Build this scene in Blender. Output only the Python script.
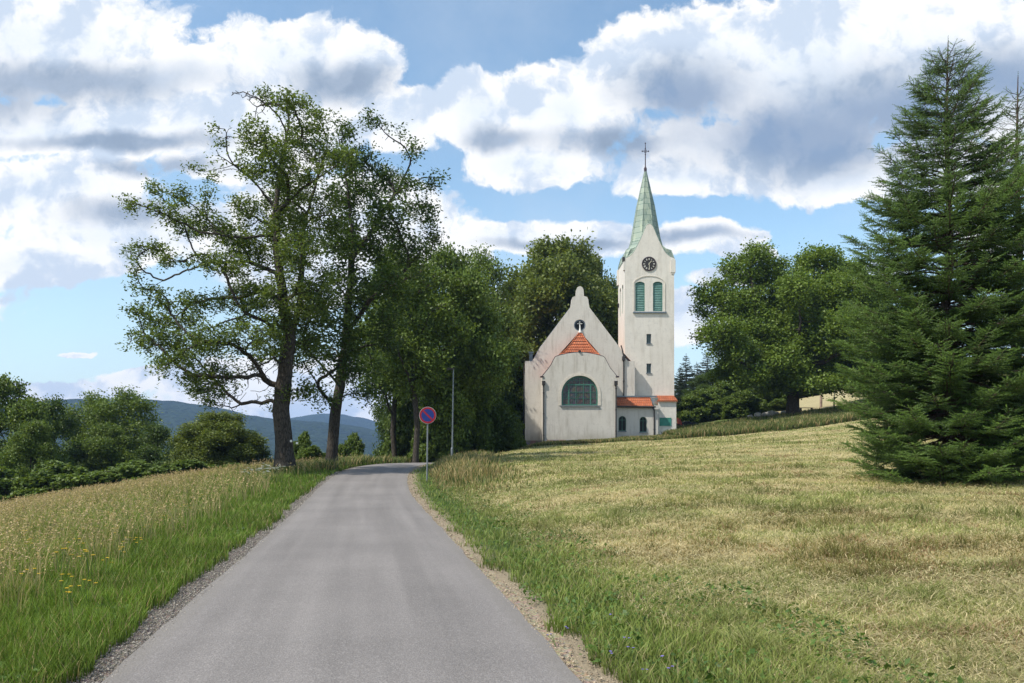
import bpy, math, random
import numpy as np
from mathutils import Vector, Matrix
from mathutils.geometry import tessellate_polygon
R = math.radians
random.seed(7); rng = np.random.default_rng(7)
for o in list(bpy.data.objects): bpy.data.objects.remove(o)
SC = bpy.context.scene; COL = SC.collection

# ------------------------------------------------------------------ camera
F = 800.0; HY = 446.0
cam_d = bpy.data.cameras.new('camera'); cam = bpy.data.objects.new('camera', cam_d); COL.objects.link(cam)
cam.location = (0, 0, 1.65); cam.rotation_euler = (R(90), 0, 0)
cam_d.sensor_width = 36; cam_d.lens = 36*F/1024; cam_d.shift_y = (HY-341.5)/1024
cam_d.clip_start = .05; cam_d.clip_end = 20000
SC.camera = cam
SC.view_settings.view_transform = 'Standard'; SC.view_settings.look = 'None'
SC.view_settings.gamma = 1; SC.view_settings.exposure = 0.36
SC.render.resolution_x = 1024; SC.render.resolution_y = 683

# ------------------------------------------------------------------ sun + sky
SUN_EL, SUN_AZ = R(52), R(-117)         # azimuth from +Y, clockwise (left of the view, a little behind)
sd = Vector((math.sin(SUN_AZ)*math.cos(SUN_EL), math.cos(SUN_AZ)*math.cos(SUN_EL), math.sin(SUN_EL)))
sun_d = bpy.data.lights.new('sun', 'SUN'); sun_d.energy = 4.4; sun_d.angle = R(1.0); sun_d.color = (1, .94, .83)
sun = bpy.data.objects.new('sun', sun_d); COL.objects.link(sun)
sun.rotation_euler = sd.to_track_quat('Z', 'Y').to_euler(); sun.location = (-30, -10, 60)

W = bpy.data.worlds.new('World'); SC.world = W; W.use_nodes = True
nt = W.node_tree; nt.nodes.clear()
def N(t, **k):
    n = nt.nodes.new(t)
    for a, b in k.items(): setattr(n, a, b)
    return n
def put(inp, v):
    if hasattr(v, 'links') or isinstance(v, bpy.types.NodeSocket): nt.links.new(v, inp)
    else: inp.default_value = v
def M(op, a, b=0.0, c=0.0, clamp=False):
    n = N('ShaderNodeMath', operation=op, use_clamp=clamp)
    put(n.inputs[0], a); put(n.inputs[1], b)
    if len(n.inputs) > 2: put(n.inputs[2], c)
    return n.outputs[0]
def VM(op, a, b=(0, 0, 0), c=(0, 0, 0)):
    n = N('ShaderNodeVectorMath', operation=op)
    put(n.inputs[0], a)
    if op != 'SCALE': put(n.inputs[1], b)
    if op == 'MULTIPLY_ADD': put(n.inputs[2], c)
    if op == 'SCALE': put(n.inputs[3], b)
    return n.outputs[1] if op in ('LENGTH', 'DOT_PRODUCT', 'DISTANCE') else n.outputs[0]
def SS(v, a, b):
    n = N('ShaderNodeMapRange', interpolation_type='SMOOTHSTEP')
    put(n.inputs[0], v); n.inputs[1].default_value = a; n.inputs[2].default_value = b
    return n.outputs[0]
def FBM(v, scale, det=8, rough=.55, off=(0, 0, 0)):
    n = N('ShaderNodeTexNoise'); n.inputs['Scale'].default_value = scale
    n.inputs['Detail'].default_value = det; n.inputs['Roughness'].default_value = rough
    put(n.inputs['Vector'], VM('ADD', v, off)); return n
def MIX(f, a, b):
    n = N('ShaderNodeMix', data_type='RGBA'); put(n.inputs[0], f); put(n.inputs[6], a); put(n.inputs[7], b)
    return n.outputs[2]
def build_sky():
    tc = N('ShaderNodeTexCoord'); sx = N('ShaderNodeSeparateXYZ'); nt.links.new(tc.outputs['Generated'], sx.inputs[0])
    ay = M('MAXIMUM', M('ABSOLUTE', sx.outputs[1]), .12)
    u = M('DIVIDE', sx.outputs[0], ay); v = M('DIVIDE', sx.outputs[2], ay)
    cx = N('ShaderNodeCombineXYZ'); nt.links.new(u, cx.inputs[0]); nt.links.new(v, cx.inputs[1])
    uv0 = cx.outputs[0]
    wn = FBM(uv0, 5.0, 4)
    warp = VM('MULTIPLY_ADD', wn.outputs['Color'], (.07, .055, 0), (-.035, -.0275, 0))
    wn2 = FBM(uv0, 19.0, 5, .6)
    warp2 = VM('MULTIPLY_ADD', wn2.outputs['Color'], (.028, .022, 0), (-.014, -.011, 0))
    uv = VM('ADD', uv0, VM('ADD', warp, warp2))
    def blobs(lst, k):
        acc = None
        for (px, py, a, b) in lst:
            cu, cv, ia, ib = (px-512)/F, (HY-py)/F, F/a, F/b
            L = VM('LENGTH', VM('MULTIPLY_ADD', uv, (ia, ib, 0), (-cu*ia, -cv*ib, 0)))
            acc = L if acc is None else M('SMOOTH_MIN', acc, L, k)
        return acc
    clouds = [(50, 38, 150, 62), (170, 75, 130, 36), (290, 60, 118, 48), (365, 62, 46, 44), (60, 128, 190, 34), (230, 120, 170, 34),
              (40, 190, 130, 42), (120, 235, 140, 34), (40, 262, 120, 24), (250, 160, 90, 30), (330, 240, 150, 70), (400, 120, 40, 34),
              (475, 115, 52, 45), (560, 108, 75, 52), (640, 60, 62, 50), (530, 165, 80, 26), (700, 50, 120, 52), (810, 70, 150, 86),
              (930, 60, 160, 90), (1040, 90, 120, 100), (760, 150, 130, 46), (690, 178, 80, 22), (850, 182, 120, 26), (960, 170, 120, 30),
              (520, 238, 95, 20), (590, 240, 50, 22), (705, 238, 66, 20), (740, 255, 40, 10), (685, 320, 42, 26), (455, 262, 40, 22), (720, 282, 34, 10),
              (875, 274, 40, 12), (1000, 240, 60, 20), (60, 385, 120, 12), (180, 372, 90, 8), (70, 348, 22, 4), (330, 390, 190, 40), (500, 320, 60, 26),
              (-200, 100, 220, 90), (1250, 60, 160, 100), (-150, 300, 160, 40), (1250, 280, 160, 30),
              (300, -170, 260, 90), (800, -260, 240, 90), (0, -420, 300, 120), (900, -560, 400, 140)]
    m1 = blobs(clouds, .22)
    f1 = FBM(uv, 9.0, 10, .58); f1b = FBM(uv, 9.0, 6, .58, (-.020, .034, 0))
    f2 = FBM(uv, 34.0, 7, .6)
    nn = M('ADD', M('MULTIPLY', M('SUBTRACT', f1.outputs[0], .5), 1.25), M('MULTIPLY', M('SUBTRACT', f2.outputs[0], .5), .65))
    D = M('ADD', M('SUBTRACT', 1.0, m1), nn)
    alpha = SS(D, -.05, .15)
    relief = M('MULTIPLY', M('SUBTRACT', f1b.outputs[0], f1.outputs[0]), 2.0)
    greys = [(60, 78, 150, 20), (-60, 90, 140, 30), (345, 78, 56, 20), (140, 215, 70, 14), (120, 140, 120, 10), (690, 88, 75, 34), (800, 135, 140, 46),
             (610, 140, 66, 16), (900, 110, 120, 46), (1000, 85, 110, 36), (690, 236, 60, 8), (560, 245, 80, 7), (500, 140, 40, 12), (170, 170, 60, 10)]
    m2 = blobs(greys, .35)
    G = SS(M('ADD', M('SUBTRACT', 1.42, m2), M('MULTIPLY', M('SUBTRACT', f1.outputs[0], .5), .9)), -.1, 1.15)
    thick = SS(D, .1, 1.2)
    white = MIX(thick, (1, 1, 1, 1), (.80, .87, .955, 1))
    lum = M('ADD', .93, relief); lum = M('MAXIMUM', M('MINIMUM', lum, 1.10), .72)
    wl = MIX(SS(lum, .70, 1.0), (.60, .70, .84, 1), white)
    wl = VM('SCALE', wl, 8.7)
    grey = VM('SCALE', (.335, .435, .60), 9.2)
    n = N('ShaderNodeVectorMath', operation='SCALE'); n.inputs[0].default_value = (.36, .475, .65); put(n.inputs[3], M('MULTIPLY', 7.0, M('ADD', .97, M('MULTIPLY', relief, .45))))
    m3 = blobs([(785, 128, 135, 44), (1010, 95, 110, 36), (695, 95, 70, 30), (900, 115, 110, 34)], .35)
    G3 = SS(M('ADD', M('SUBTRACT', 1.25, m3), M('MULTIPLY', M('SUBTRACT', f1.outputs[0], .5), 1.0)), .0, 1.0)
    deep = MIX(G3, n.outputs[0], (1.75, 2.65, 4.15, 1))
    cloud = MIX(M('MULTIPLY', G, .86), wl, deep)
    sky = N('ShaderNodeTexSky', sky_type='NISHITA'); sky.sun_disc = False
    sky.sun_elevation = SUN_EL; sky.sun_rotation = SUN_AZ; sky.air_density = 1.0; sky.dust_density = .6; sky.ozone_density = 1.6
    skyc = VM('MULTIPLY', sky.outputs[0], (1.68, 1.78, 1.64))
    # thin high veil
    veil = SS(FBM(uv0, 3.2, 6, .6, (3, 1, 0)).outputs[0], .38, .75)
    skyc = MIX(M('MULTIPLY', veil, .30), skyc, (5.4, 6.2, 7.2, 1)); skyc = MIX(M('MULTIPLY', SS(v, .30, .0), .55), skyc, (5.0, 6.1, 7.2, 1))
    up = SS(sx.outputs[2], -.02, .0)
    tot = MIX(M('MULTIPLY', alpha, up), skyc, cloud)
    bg = N('ShaderNodeBackground'); nt.links.new(tot, bg.inputs[0]); bg.inputs[1].default_value = .1
    out = N('ShaderNodeOutputWorld'); nt.links.new(bg.outputs[0], out.inputs[0])
build_sky()

# ------------------------------------------------------------------ helpers
def PX(px, Y): return (px-512)/F*Y
def PZ(py, Y): return 1.65+(HY-py)/F*Y
def tag(o, label=None, cat=None, group=None, kind=None):
    if label: o['label'] = label
    if cat: o['category'] = cat
    if group: o['group'] = group
    if kind: o['kind'] = kind
    return o
def empty(name, loc=(0, 0, 0), rz=0.0):
    o = bpy.data.objects.new(name, None); COL.objects.link(o); o.location = loc; o.rotation_euler = (0, 0, rz)
    o.empty_display_size = .3; return o
def link(name, me, mat, parent=None, smooth=False):
    o = bpy.data.objects.new(name, me); COL.objects.link(o)
    if mat and not me.materials: me.materials.append(mat)
    if parent: o.parent = parent
    if smooth: me.polygons.foreach_set('use_smooth', np.ones(len(me.polygons), dtype=bool))
    return o
def mesh_np(name, V, faces, col=None):
    """faces: list of integer arrays (n,k)"""
    me = bpy.data.meshes.new(name); V = np.asarray(V, dtype=np.float32)
    me.vertices.add(len(V)); me.vertices.foreach_set('co', V.ravel())
    faces = [np.asarray(f, dtype=np.int32) for f in faces if len(f)]
    idx = np.concatenate([f.ravel() for f in faces]); tot = np.concatenate([np.full(len(f), f.shape[1], np.int32) for f in faces])
    st = np.concatenate([[0], np.cumsum(tot)[:-1]]).astype(np.int32)
    me.loops.add(len(idx)); me.loops.foreach_set('vertex_index', idx)
    me.polygons.add(len(tot)); me.polygons.foreach_set('loop_start', st); me.polygons.foreach_set('loop_total', tot)
    me.update(calc_edges=True)
    if col is not None:
        a = me.color_attributes.new('Col', 'FLOAT_COLOR', 'POINT')
        c = np.ones((len(V), 4), np.float32); c[:, :3] = col; a.data.foreach_set('color', c.ravel())
    return me
class MB:
    def __init__(s): s.v = []; s.f = []
    def quadbox(s, x0, x1, y0, y1, z0, z1):
        b = len(s.v); s.v += [(x0, y0, z0), (x1, y0, z0), (x1, y1, z0), (x0, y1, z0), (x0, y0, z1), (x1, y0, z1), (x1, y1, z1), (x0, y1, z1)]
        s.f += [tuple(b+i for i in q) for q in ((0, 3, 2, 1), (4, 5, 6, 7), (0, 1, 5, 4), (1, 2, 6, 5), (2, 3, 7, 6), (3, 0, 4, 7))]; return s
    def tube(s, pts, rs, n=8, caps=True):
        if not hasattr(rs, '__len__'): rs = [rs]*len(pts)
        pts = [Vector(p) for p in pts]; b = len(s.v); prev = None
        for i, p in enumerate(pts):
            d = (pts[min(i+1, len(pts)-1)]-pts[max(i-1, 0)]).normalized()
            a = Vector((1, 0, 0)) if abs(d.x) < .8 else Vector((0, 1, 0))
            if prev is not None: a = prev
            u = (a-d*a.dot(d)).normalized(); w = d.cross(u); prev = u
            for k in range(n):
                t = 2*math.pi*k/n; s.v.append(tuple(p+(u*math.cos(t)+w*math.sin(t))*rs[i]))
        for i in range(len(pts)-1):
            for k in range(n):
                s.f.append((b+i*n+k, b+i*n+(k+1) % n, b+(i+1)*n+(k+1) % n, b+(i+1)*n+k))
        if caps: s.f.append(tuple(b+k for k in range(n))[::-1]); s.f.append(tuple(b+(len(pts)-1)*n+k for k in range(n)))
        return s
    def slab(s, outline, holes, y0, y1, axis='y', const=None):
        """polygon in (x,z) with holes, extruded from y0 to y1"""
        loops = [list(outline)]+[list(h) for h in holes]
        flat = [p for l in loops for p in l]
        tri = tessellate_polygon([[Vector((p[0], p[1], 0)) for p in l] for l in loops])
        b = len(s.v); n = len(flat)
        mk = (lambda x, y, z: (x, y, z)) if axis == 'y' else (lambda x, y, z: (y, x, z))
        for y in (y0, y1): s.v += [mk(p[0], y, p[1]) for p in flat]
        for t in tri: s.f.append((b+t[0], b+t[1], b+t[2])); s.f.append((b+n+t[2], b+n+t[1], b+n+t[0]))
        k = 0
        for l in loops:
            for i in range(len(l)):
                j = (i+1) % len(l); s.f.append((b+k+i, b+k+j, b+n+k+j, b+n+k+i))
            k += len(l)
        return s
    def poly(s, pts):
        b = len(s.v); s.v += [tuple(p) for p in pts]; s.f.append(tuple(range(b, b+len(pts)))); return s
    def build(s, name, mat, parent=None, smooth=False, recalc=True):
        me = bpy.data.meshes.new(name); me.from_pydata(s.v, [], s.f)
        if recalc:
            import bmesh
            bm = bmesh.new(); bm.from_mesh(me); bmesh.ops.recalc_face_normals(bm, faces=bm.faces); bm.to_mesh(me); bm.free()
        return link(name, me, mat, parent, smooth)
def build_split(mb, name, mat, parent=None, smooth=False, margin=.06, xf=None, recalc=True):
    n = len(mb.v); p = list(range(n))
    def fd(a):
        while p[a] != a: p[a] = p[p[a]]; a = p[a]
        return a
    for f in mb.f:
        for q in f[1:]: p[fd(q)] = fd(f[0])
    isl = {}
    for i in range(n): isl.setdefault(fd(i), []).append(i)
    grp = []
    for vs in isl.values():
        P = np.array([mb.v[i] for i in vs]); lo, hi = P.min(0)-margin, P.max(0)+margin; members = set(vs)
        k = 0
        while k < len(grp):
            g = grp[k]
            if (lo <= g[1]).all() and (hi >= g[0]).all(): lo = np.minimum(lo, g[0]); hi = np.maximum(hi, g[1]); members |= g[2]; grp.pop(k); k = 0
            else: k += 1
        grp.append((lo, hi, members))
    first = None
    for g in grp:
        ids = sorted(g[2]); mp = {a: b for b, a in enumerate(ids)}; m2 = MB(); m2.v = [mb.v[i] for i in ids]
        m2.f = [tuple(mp[q] for q in f) for f in mb.f if f[0] in mp]
        if not m2.f: continue
        o = m2.build(name, mat, None, smooth, recalc)
        if xf is not None: o.data.transform(xf)
        o.parent = parent; first = first or o
    return first
def arch(cx, zb, w, zt, n=16, rise=None):
    r = w/2; h = r if rise is None else rise; zs = zt-h
    return [(cx-r, zb), (cx+r, zb)]+[(cx+r*math.cos(math.pi*i/n), zs+h*math.sin(math.pi*i/n)) for i in range(0, n+1)]
def circ(cx, cz, r, n=28): return [(cx+r*math.cos(2*math.pi*i/n), cz+r*math.sin(2*math.pi*i/n)) for i in range(n)]
_rt = np.random.default_rng(99); _tab = _rt.random((64, 64))
def vnoise(x, y, s=1.0, seed=0):
    x = np.asarray(x)*s+seed*17.3+1000; y = np.asarray(y)*s+seed*7.9+1000
    xi = np.floor(x).astype(int); yi = np.floor(y).astype(int); fx = x-xi; fy = y-yi
    fx = fx*fx*(3-2*fx); fy = fy*fy*(3-2*fy); t = _tab
    a = t[xi % 64, yi % 64]; b = t[(xi+1) % 64, yi % 64]; c = t[xi % 64, (yi+1) % 64]; d = t[(xi+1) % 64, (yi+1) % 64]
    return (a*(1-fx)+b*fx)*(1-fy)+(c*(1-fx)+d*fx)*fy
def fnoise(x, y, s=1.0, seed=0, o=3):
    r = 0; a = .5; tot = 0
    for k in range(o): r = r+a*vnoise(x, y, s*2**k, seed+k*3); tot += a; a *= .5
    return r/tot
def sstep(x, a, b):
    t = np.clip((np.asarray(x)-a)/(b-a), 0, 1); return t*t*(3-2*t)

# ------------------------------------------------------------------ materials
def material(name): 
    m = bpy.data.materials.new(name); m.use_nodes = True; global nt; nt = m.node_tree; nt.nodes.clear(); return m
def finish(bsdf): 
    o = N('ShaderNodeOutputMaterial'); nt.links.new(bsdf, o.inputs[0])
def princ(col, rough=.8, bump=None, bs=.3, bd=.02, metal=0.0, spec=.3):
    b = N('ShaderNodeBsdfPrincipled'); put(b.inputs['Base Color'], col if not isinstance(col, tuple) else (*col[:3], 1))
    put(b.inputs['Roughness'], rough); b.inputs['Metallic'].default_value = metal; b.inputs['Specular IOR Level'].default_value = spec
    if bump is not None:
        bn = N('ShaderNodeBump'); bn.inputs['Strength'].default_value = bs; bn.inputs['Distance'].default_value = bd
        nt.links.new(bump, bn.inputs['Height']); nt.links.new(bn.outputs[0], b.inputs['Normal'])
    return b.outputs[0]
def pos(): return N('ShaderNodeNewGeometry').outputs['Position']
def objc(): return N('ShaderNodeTexCoord').outputs['Object']
def ramp(v, stops):
    n = N('ShaderNodeValToRGB'); cr = n.color_ramp
    while len(cr.elements) < len(stops): cr.elements.new(.5)
    for e, (p, c) in zip(cr.elements, stops): e.position = p; e.color = (*c, 1)
    put(n.inputs[0], v); return n.outputs[0]
def m_simple(name, col, rough=.6, metal=0.0, var=.15, scale=6.0, spec=.3):
    m = material(name); f = FBM(objc(), scale, 5)
    c0 = tuple(c*(1-var) for c in col); c1 = tuple(min(1, c*(1+var)) for c in col)
    finish(princ(ramp(f.outputs[0], [(.3, c0), (.7, c1)]), rough, f.outputs[0], .15, .01, metal, spec)); return m
def m_leaf(name, tint=(1, 1, 1), trans=.35, rough=.55):
    m = material(name); a = N('ShaderNodeAttribute', attribute_name='Col')
    f = FBM(objc(), .9, 3); g = FBM(objc(), 3.5, 2)
    k = M('ADD', .55, M('ADD', M('MULTIPLY', f.outputs[0], .5), M('MULTIPLY', g.outputs[0], .4)))
    c = VM('SCALE', VM('MULTIPLY', a.outputs['Color'], tint), k)
    b = princ(c, rough, spec=.35)
    t = N('ShaderNodeBsdfTranslucent'); nt.links.new(VM('MULTIPLY', c, (1.5, 1.45, .7)), t.inputs[0])
    mx = N('ShaderNodeMixShader'); mx.inputs[0].default_value = trans; nt.links.new(b, mx.inputs[1]); nt.links.new(t.outputs[0], mx.inputs[2])
    finish(mx.outputs[0]); return m
def m_grass(name):
    m = material(name); a = N('ShaderNodeAttribute', attribute_name='Col'); c = a.outputs['Color']
    b = princ(c, .6, spec=.25); t = N('ShaderNodeBsdfTranslucent'); nt.links.new(VM('MULTIPLY', c, (1.25, 1.3, .8)), t.inputs[0])
    mx = N('ShaderNodeMixShader'); mx.inputs[0].default_value = .3; nt.links.new(b, mx.inputs[1]); nt.links.new(t.outputs[0], mx.inputs[2])
    finish(mx.outputs[0]); return m
def m_bark(name, c0=(.035, .028, .022), c1=(.13, .11, .09)):
    m = material(name); oc = objc()
    mp = VM('MULTIPLY', oc, (7, 7, 1.6)); f = FBM(mp, 2.2, 8, .65); v = N('ShaderNodeTexVoronoi', feature='DISTANCE_TO_EDGE')
    v.inputs['Scale'].default_value = 2.0; nt.links.new(VM('ADD', mp, VM('SCALE', f.outputs['Color'], .8)), v.inputs['Vector'])
    e = SS(v.outputs['Distance'], 0, .22); h = M('ADD', M('MULTIPLY', e, .6), M('MULTIPLY', f.outputs[0], .6))
    finish(princ(ramp(h, [(.2, c0), (.85, c1)]), .9, h, .8, .05)); return m
MAT = {}
def mats():
    # roughcast render of the church walls
    def render_wall(name, base, dark):
        m = material(name); p = pos()
        f = FBM(p, .7, 6, .6); fs = FBM(VM('MULTIPLY', p, (1.6, 1.6, .22)), 1.7, 6, .65); fine = FBM(p, 22, 4, .6); mid = FBM(p, 4.5, 4, .6)
        sz = N('ShaderNodeSeparateXYZ'); nt.links.new(p, sz.inputs[0])
        low = SS(M('ADD', sz.outputs[2], M('MULTIPLY', f.outputs[0], 1.6)), 4.2, 2.6)       # splash staining at the foot of the wall
        c = ramp(f.outputs[0], [(.3, tuple(x*.9 for x in base)), (.68, base)])
        c = MIX(M('MULTIPLY', SS(fs.outputs[0], .47, .72), .75), c, (*dark, 1))
        c = MIX(M('MULTIPLY', SS(mid.outputs[0], .5, .75), .5), c, (*[x*.72 for x in base], 1))
        c = MIX(M('MULTIPLY', low, .45), c, (.24, .21, .15, 1))
        h = M('ADD', fine.outputs[0], M('MULTIPLY', mid.outputs[0], .6))
        finish(princ(c, .95, h, .55, .03, spec=.1)); return m
    MAT['wall'] = render_wall('pale_render', (.61, .575, .525), (.40, .365, .315))
    MAT['wall2'] = render_wall('tower_render', (.70, .66, .60), (.54, .50, .44))
    m = material('tile'); p = objc(); b = N('ShaderNodeTexBrick'); b.inputs['Scale'].default_value = 1
    b.inputs['Brick Width'].default_value = .22; b.inputs['Row Height'].default_value = .30; b.inputs['Mortar Size'].default_value = .02
    b.inputs['Color1'].default_value = (.52, .155, .065, 1); b.inputs['Color2'].default_value = (.40, .115, .05, 1); b.inputs['Mortar'].default_value = (.12, .04, .025, 1)
    sp = N('ShaderNodeSeparateXYZ'); nt.links.new(p, sp.inputs[0]); cb = N('ShaderNodeCombineXYZ')
    nt.links.new(M('ADD', sp.outputs[0], M('MULTIPLY', sp.outputs[1], .0)), cb.inputs[0]); nt.links.new(M('MULTIPLY', sp.outputs[2], 1.25), cb.inputs[1])
    nt.links.new(cb.outputs[0], b.inputs['Vector']); f = FBM(p, 3, 5, .6)
    c = MIX(SS(f.outputs[0], .45, .8), b.outputs['Color'], (.33, .15, .09, 1))
    saw = M('FRACT', M('DIVIDE', M('MULTIPLY', sp.outputs[2], 1.25), .30))
    finish(princ(c, .75, M('SUBTRACT', M('MULTIPLY', b.outputs['Fac'], -.6), M('MULTIPLY', saw, .8)), .9, .05)); MAT['tile'] = m
    m = material('copper_patina'); p = objc(); b = N('ShaderNodeTexBrick'); b.inputs['Scale'].default_value = 1
    b.inputs['Brick Width'].default_value = .75; b.inputs['Row Height'].default_value = .62; b.inputs['Mortar Size'].default_value = .025
    b.inputs['Color1'].default_value = (.29, .345, .28, 1); b.inputs['Color2'].default_value = (.18, .235, .205, 1); b.inputs['Mortar'].default_value = (.07, .13, .11, 1)
    sp = N('ShaderNodeSeparateXYZ'); nt.links.new(p, sp.inputs[0]); cb = N('ShaderNodeCombineXYZ')
    nt.links.new(M('ADD', sp.outputs[0], sp.outputs[1]), cb.inputs[0]); nt.links.new(sp.outputs[2], cb.inputs[1]); nt.links.new(cb.outputs[0], b.inputs['Vector'])
    f = FBM(VM('MULTIPLY', p, (2, 2, .5)), 1.6, 6, .65)
    c = MIX(SS(f.outputs[0], .5, .75), b.outputs['Color'], (.38, .43, .31, 1)); c = MIX(SS(f.outputs[0], .42, .22), c, (.13, .2, .17, 1))
    finish(princ(c, .6, b.outputs['Fac'], -.5, .02, 0, .4)); MAT['copper'] = m
    MAT['stone'] = None
    m = material('plinth_stone'); p = pos(); f = FBM(p, 3, 6, .6); v = N('ShaderNodeTexVoronoi'); v.inputs['Scale'].default_value = 2.2; nt.links.new(p, v.inputs['Vector'])
    finish(princ(MIX(.35, ramp(f.outputs[0], [(.3, (.13, .12, .10)), (.7, (.34, .31, .27))]), VM('SCALE', v.outputs['Color'], .35)), .95, f.outputs[0], .8, .05)); MAT['stone'] = m
    MAT['dark_metal'] = m_simple('dark_metal', (.045, .042, .042), .5, .3)
    MAT['zinc'] = m_simple('zinc', (.16, .19, .22), .45, .5)
    MAT['iron'] = m_simple('iron', (.05, .035, .045), .6, .3)
    MAT['galv'] = m_simple('galvanised', (.20, .22, .235), .5, .4)
    MAT['green_paint'] = m_simple('green_paint', (.055, .165, .13), .5, 0, .2)
    MAT['moulding'] = m_simple('moulding', (.60, .55, .48), .9, 0, .12, 3)
    MAT['white'] = m_simple('white_paint', (.75, .74, .70), .6)
    # louvres
    m = material('louvre_paint'); f = FBM(objc(), 2.5, 5, .6)
    finish(princ(ramp(f.outputs[0], [(.3, (.11, .24, .21)), (.7, (.22, .37, .33))]), .5)); MAT['louvre'] = m
    # leaded glass
    m = material('leaded_glass'); p = pos(); b = N('ShaderNodeTexBrick'); b.offset = 0; b.inputs['Scale'].default_value = 1
    b.inputs['Brick Width'].default_value = .2; b.inputs['Row Height'].default_value = .2; b.inputs['Mortar Size'].default_value = .014
    b.inputs['Color1'].default_value = (.05, .06, .065, 1); b.inputs['Color2'].default_value = (.10, .10, .10, 1); b.inputs['Mortar'].default_value = (.015, .015, .015, 1)
    sp = N('ShaderNodeSeparateXYZ'); nt.links.new(p, sp.inputs[0]); cb = N('ShaderNodeCombineXYZ'); nt.links.new(sp.outputs[0], cb.inputs[0]); nt.links.new(sp.outputs[2], cb.inputs[1]); nt.links.new(cb.outputs[0], b.inputs['Vector'])
    v = N('ShaderNodeTexVoronoi'); v.inputs['Scale'].default_value = 3.2; nt.links.new(p, v.inputs['Vector'])
    c = MIX(.3, b.outputs['Color'], VM('MULTIPLY', v.outputs['Color'], (.13, .10, .11)))
    finish(princ(c, .12, FBM(p, 4, 2).outputs[0], .25, .02, 0, .35)); MAT['lead_glass'] = m
    m = material('dark_glass'); finish(princ((.012, .015, .018), .15, spec=.15)); MAT['glass'] = m
    # asphalt
    m = material('asphalt'); p = pos(); f = FBM(p, .35, 5, .6); g = FBM(p, 60, 3, .7); s = FBM(p, 8, 4, .6)
    v = N('ShaderNodeTexVoronoi'); v.inputs['Scale'].default_value = 75; nt.links.new(p, v.inputs['Vector'])
    uvn = N('ShaderNodeUVMap'); us = N('ShaderNodeSeparateXYZ'); nt.links.new(uvn.outputs[0], us.inputs[0])
    streak = FBM(VM('MULTIPLY', uvn.outputs[0], (2.2, .08, 0)), 1.0, 5, .55)
    c = ramp(f.outputs[0], [(.3, (.150, .137, .130)), (.7, (.195, .178, .168))])
    c = VM('SCALE', c, M('ADD', .60, M('MULTIPLY', streak.outputs[0], .80)))
    track = SS(M('ABSOLUTE', M('SUBTRACT', M('ABSOLUTE', us.outputs[0]), .78)), .0, .34)
    c = VM('SCALE', c, M('ADD', .93, M('MULTIPLY', track, .08)))
    g4 = FBM(p, 22, 4, .75)
    grain = M('ADD', .30, M('ADD', M('MULTIPLY', g.outputs[0], .62), M('ADD', M('MULTIPLY', g4.outputs[0], .36), M('MULTIPLY', v.outputs['Distance'], .55))))
    c = VM('SCALE', c, grain)
    speck = SS(N_white(p), .84, .90)
    c = MIX(M('MULTIPLY', speck, .16), c, (.40, .38, .36, 1))
    edge = SS(M('ADD', M('ABSOLUTE', us.outputs[0]), M('MULTIPLY', M('SUBTRACT', s.outputs[0], .5), .25)), 1.42, 1.60)
    c = MIX(M('MULTIPLY', edge, .45), c, (.17, .155, .135, 1))
    finish(princ(c, .85, M('ADD', g.outputs[0], v.outputs['Distance']), .55, .006, 0, .3)); MAT['asphalt'] = m
    # ground under the grasses
    m = material('soil_and_thatch'); a = N('ShaderNodeAttribute', attribute_name='Col'); p = pos()
    g = FBM(p, 2.2, 6, .65); h = FBM(VM('MULTIPLY', p, (3, 1, 1)), 14, 5, .7); l = FBM(p, .25, 4, .6)
    k = M('ADD', .30, M('ADD', M('MULTIPLY', g.outputs[0], .55), M('ADD', M('MULTIPLY', h.outputs[0], .55), M('MULTIPLY', l.outputs[0], .25))))
    finish(princ(VM('SCALE', a.outputs['Color'], k), .95, M('ADD', g.outputs[0], h.outputs[0]), .7, .05, 0, .1)); MAT['ground'] = m
    m = material('gravel'); p = pos(); v = N('ShaderNodeTexVoronoi'); v.inputs['Scale'].default_value = 28; nt.links.new(p, v.inputs['Vector'])
    f = FBM(p, 3, 5, .6); a = N('ShaderNodeAttribute', attribute_name='Col')
    c = VM('MULTIPLY', VM('SCALE', VM('ADD', VM('SCALE', v.outputs['Color'], .25), (.75, .75, .75)), M('ADD', .55, M('MULTIPLY', f.outputs[0], .8))), a.outputs['Color'])
    finish(princ(c, .95, M('ADD', v.outputs['Distance'], f.outputs[0]), .9, .02, 0, .1)); MAT['gravel'] = m
    MAT['stones'] = m_grass('loose_stones')
    MAT['blade'] = m_grass('grass_blades')
    MAT['bark'] = m_bark('ash_bark', (.024, .019, .015), (.090, .075, .060)); MAT['bark2'] = m_bark('dark_bark', (.025, .02, .016), (.085, .07, .055))
    MAT['bark_sp'] = m_bark('spruce_bark', (.05, .035, .028), (.15, .11, .085))
    MAT['ash_leaf'] = m_leaf('ash_leaves', (1, 1, 1), .38); MAT['leaf'] = m_leaf('leaves', (1, 1, 1), .3)
    MAT['needle'] = m_leaf('needles', (1, 1, 1), .12, .5)
    # far wooded hills
    m = material('wooded_hill'); p = pos(); f = FBM(p, .035, 6, .7); g = FBM(p, .004, 4, .6); v = N('ShaderNodeTexVoronoi'); v.inputs['Scale'].default_value = .07; nt.links.new(p, v.inputs['Vector'])
    c = ramp(M('ADD', M('MULTIPLY', f.outputs[0], .55), M('MULTIPLY', g.outputs[0], .5)), [(.35, (.012, .024, .014)), (.6, (.024, .042, .020)), (.75, (.045, .07, .028))])
    finish(princ(c, .95, M('SUBTRACT', f.outputs[0], v.outputs['Distance']), 1.0, 9.0, 0, .05)); MAT['hill'] = m
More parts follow.
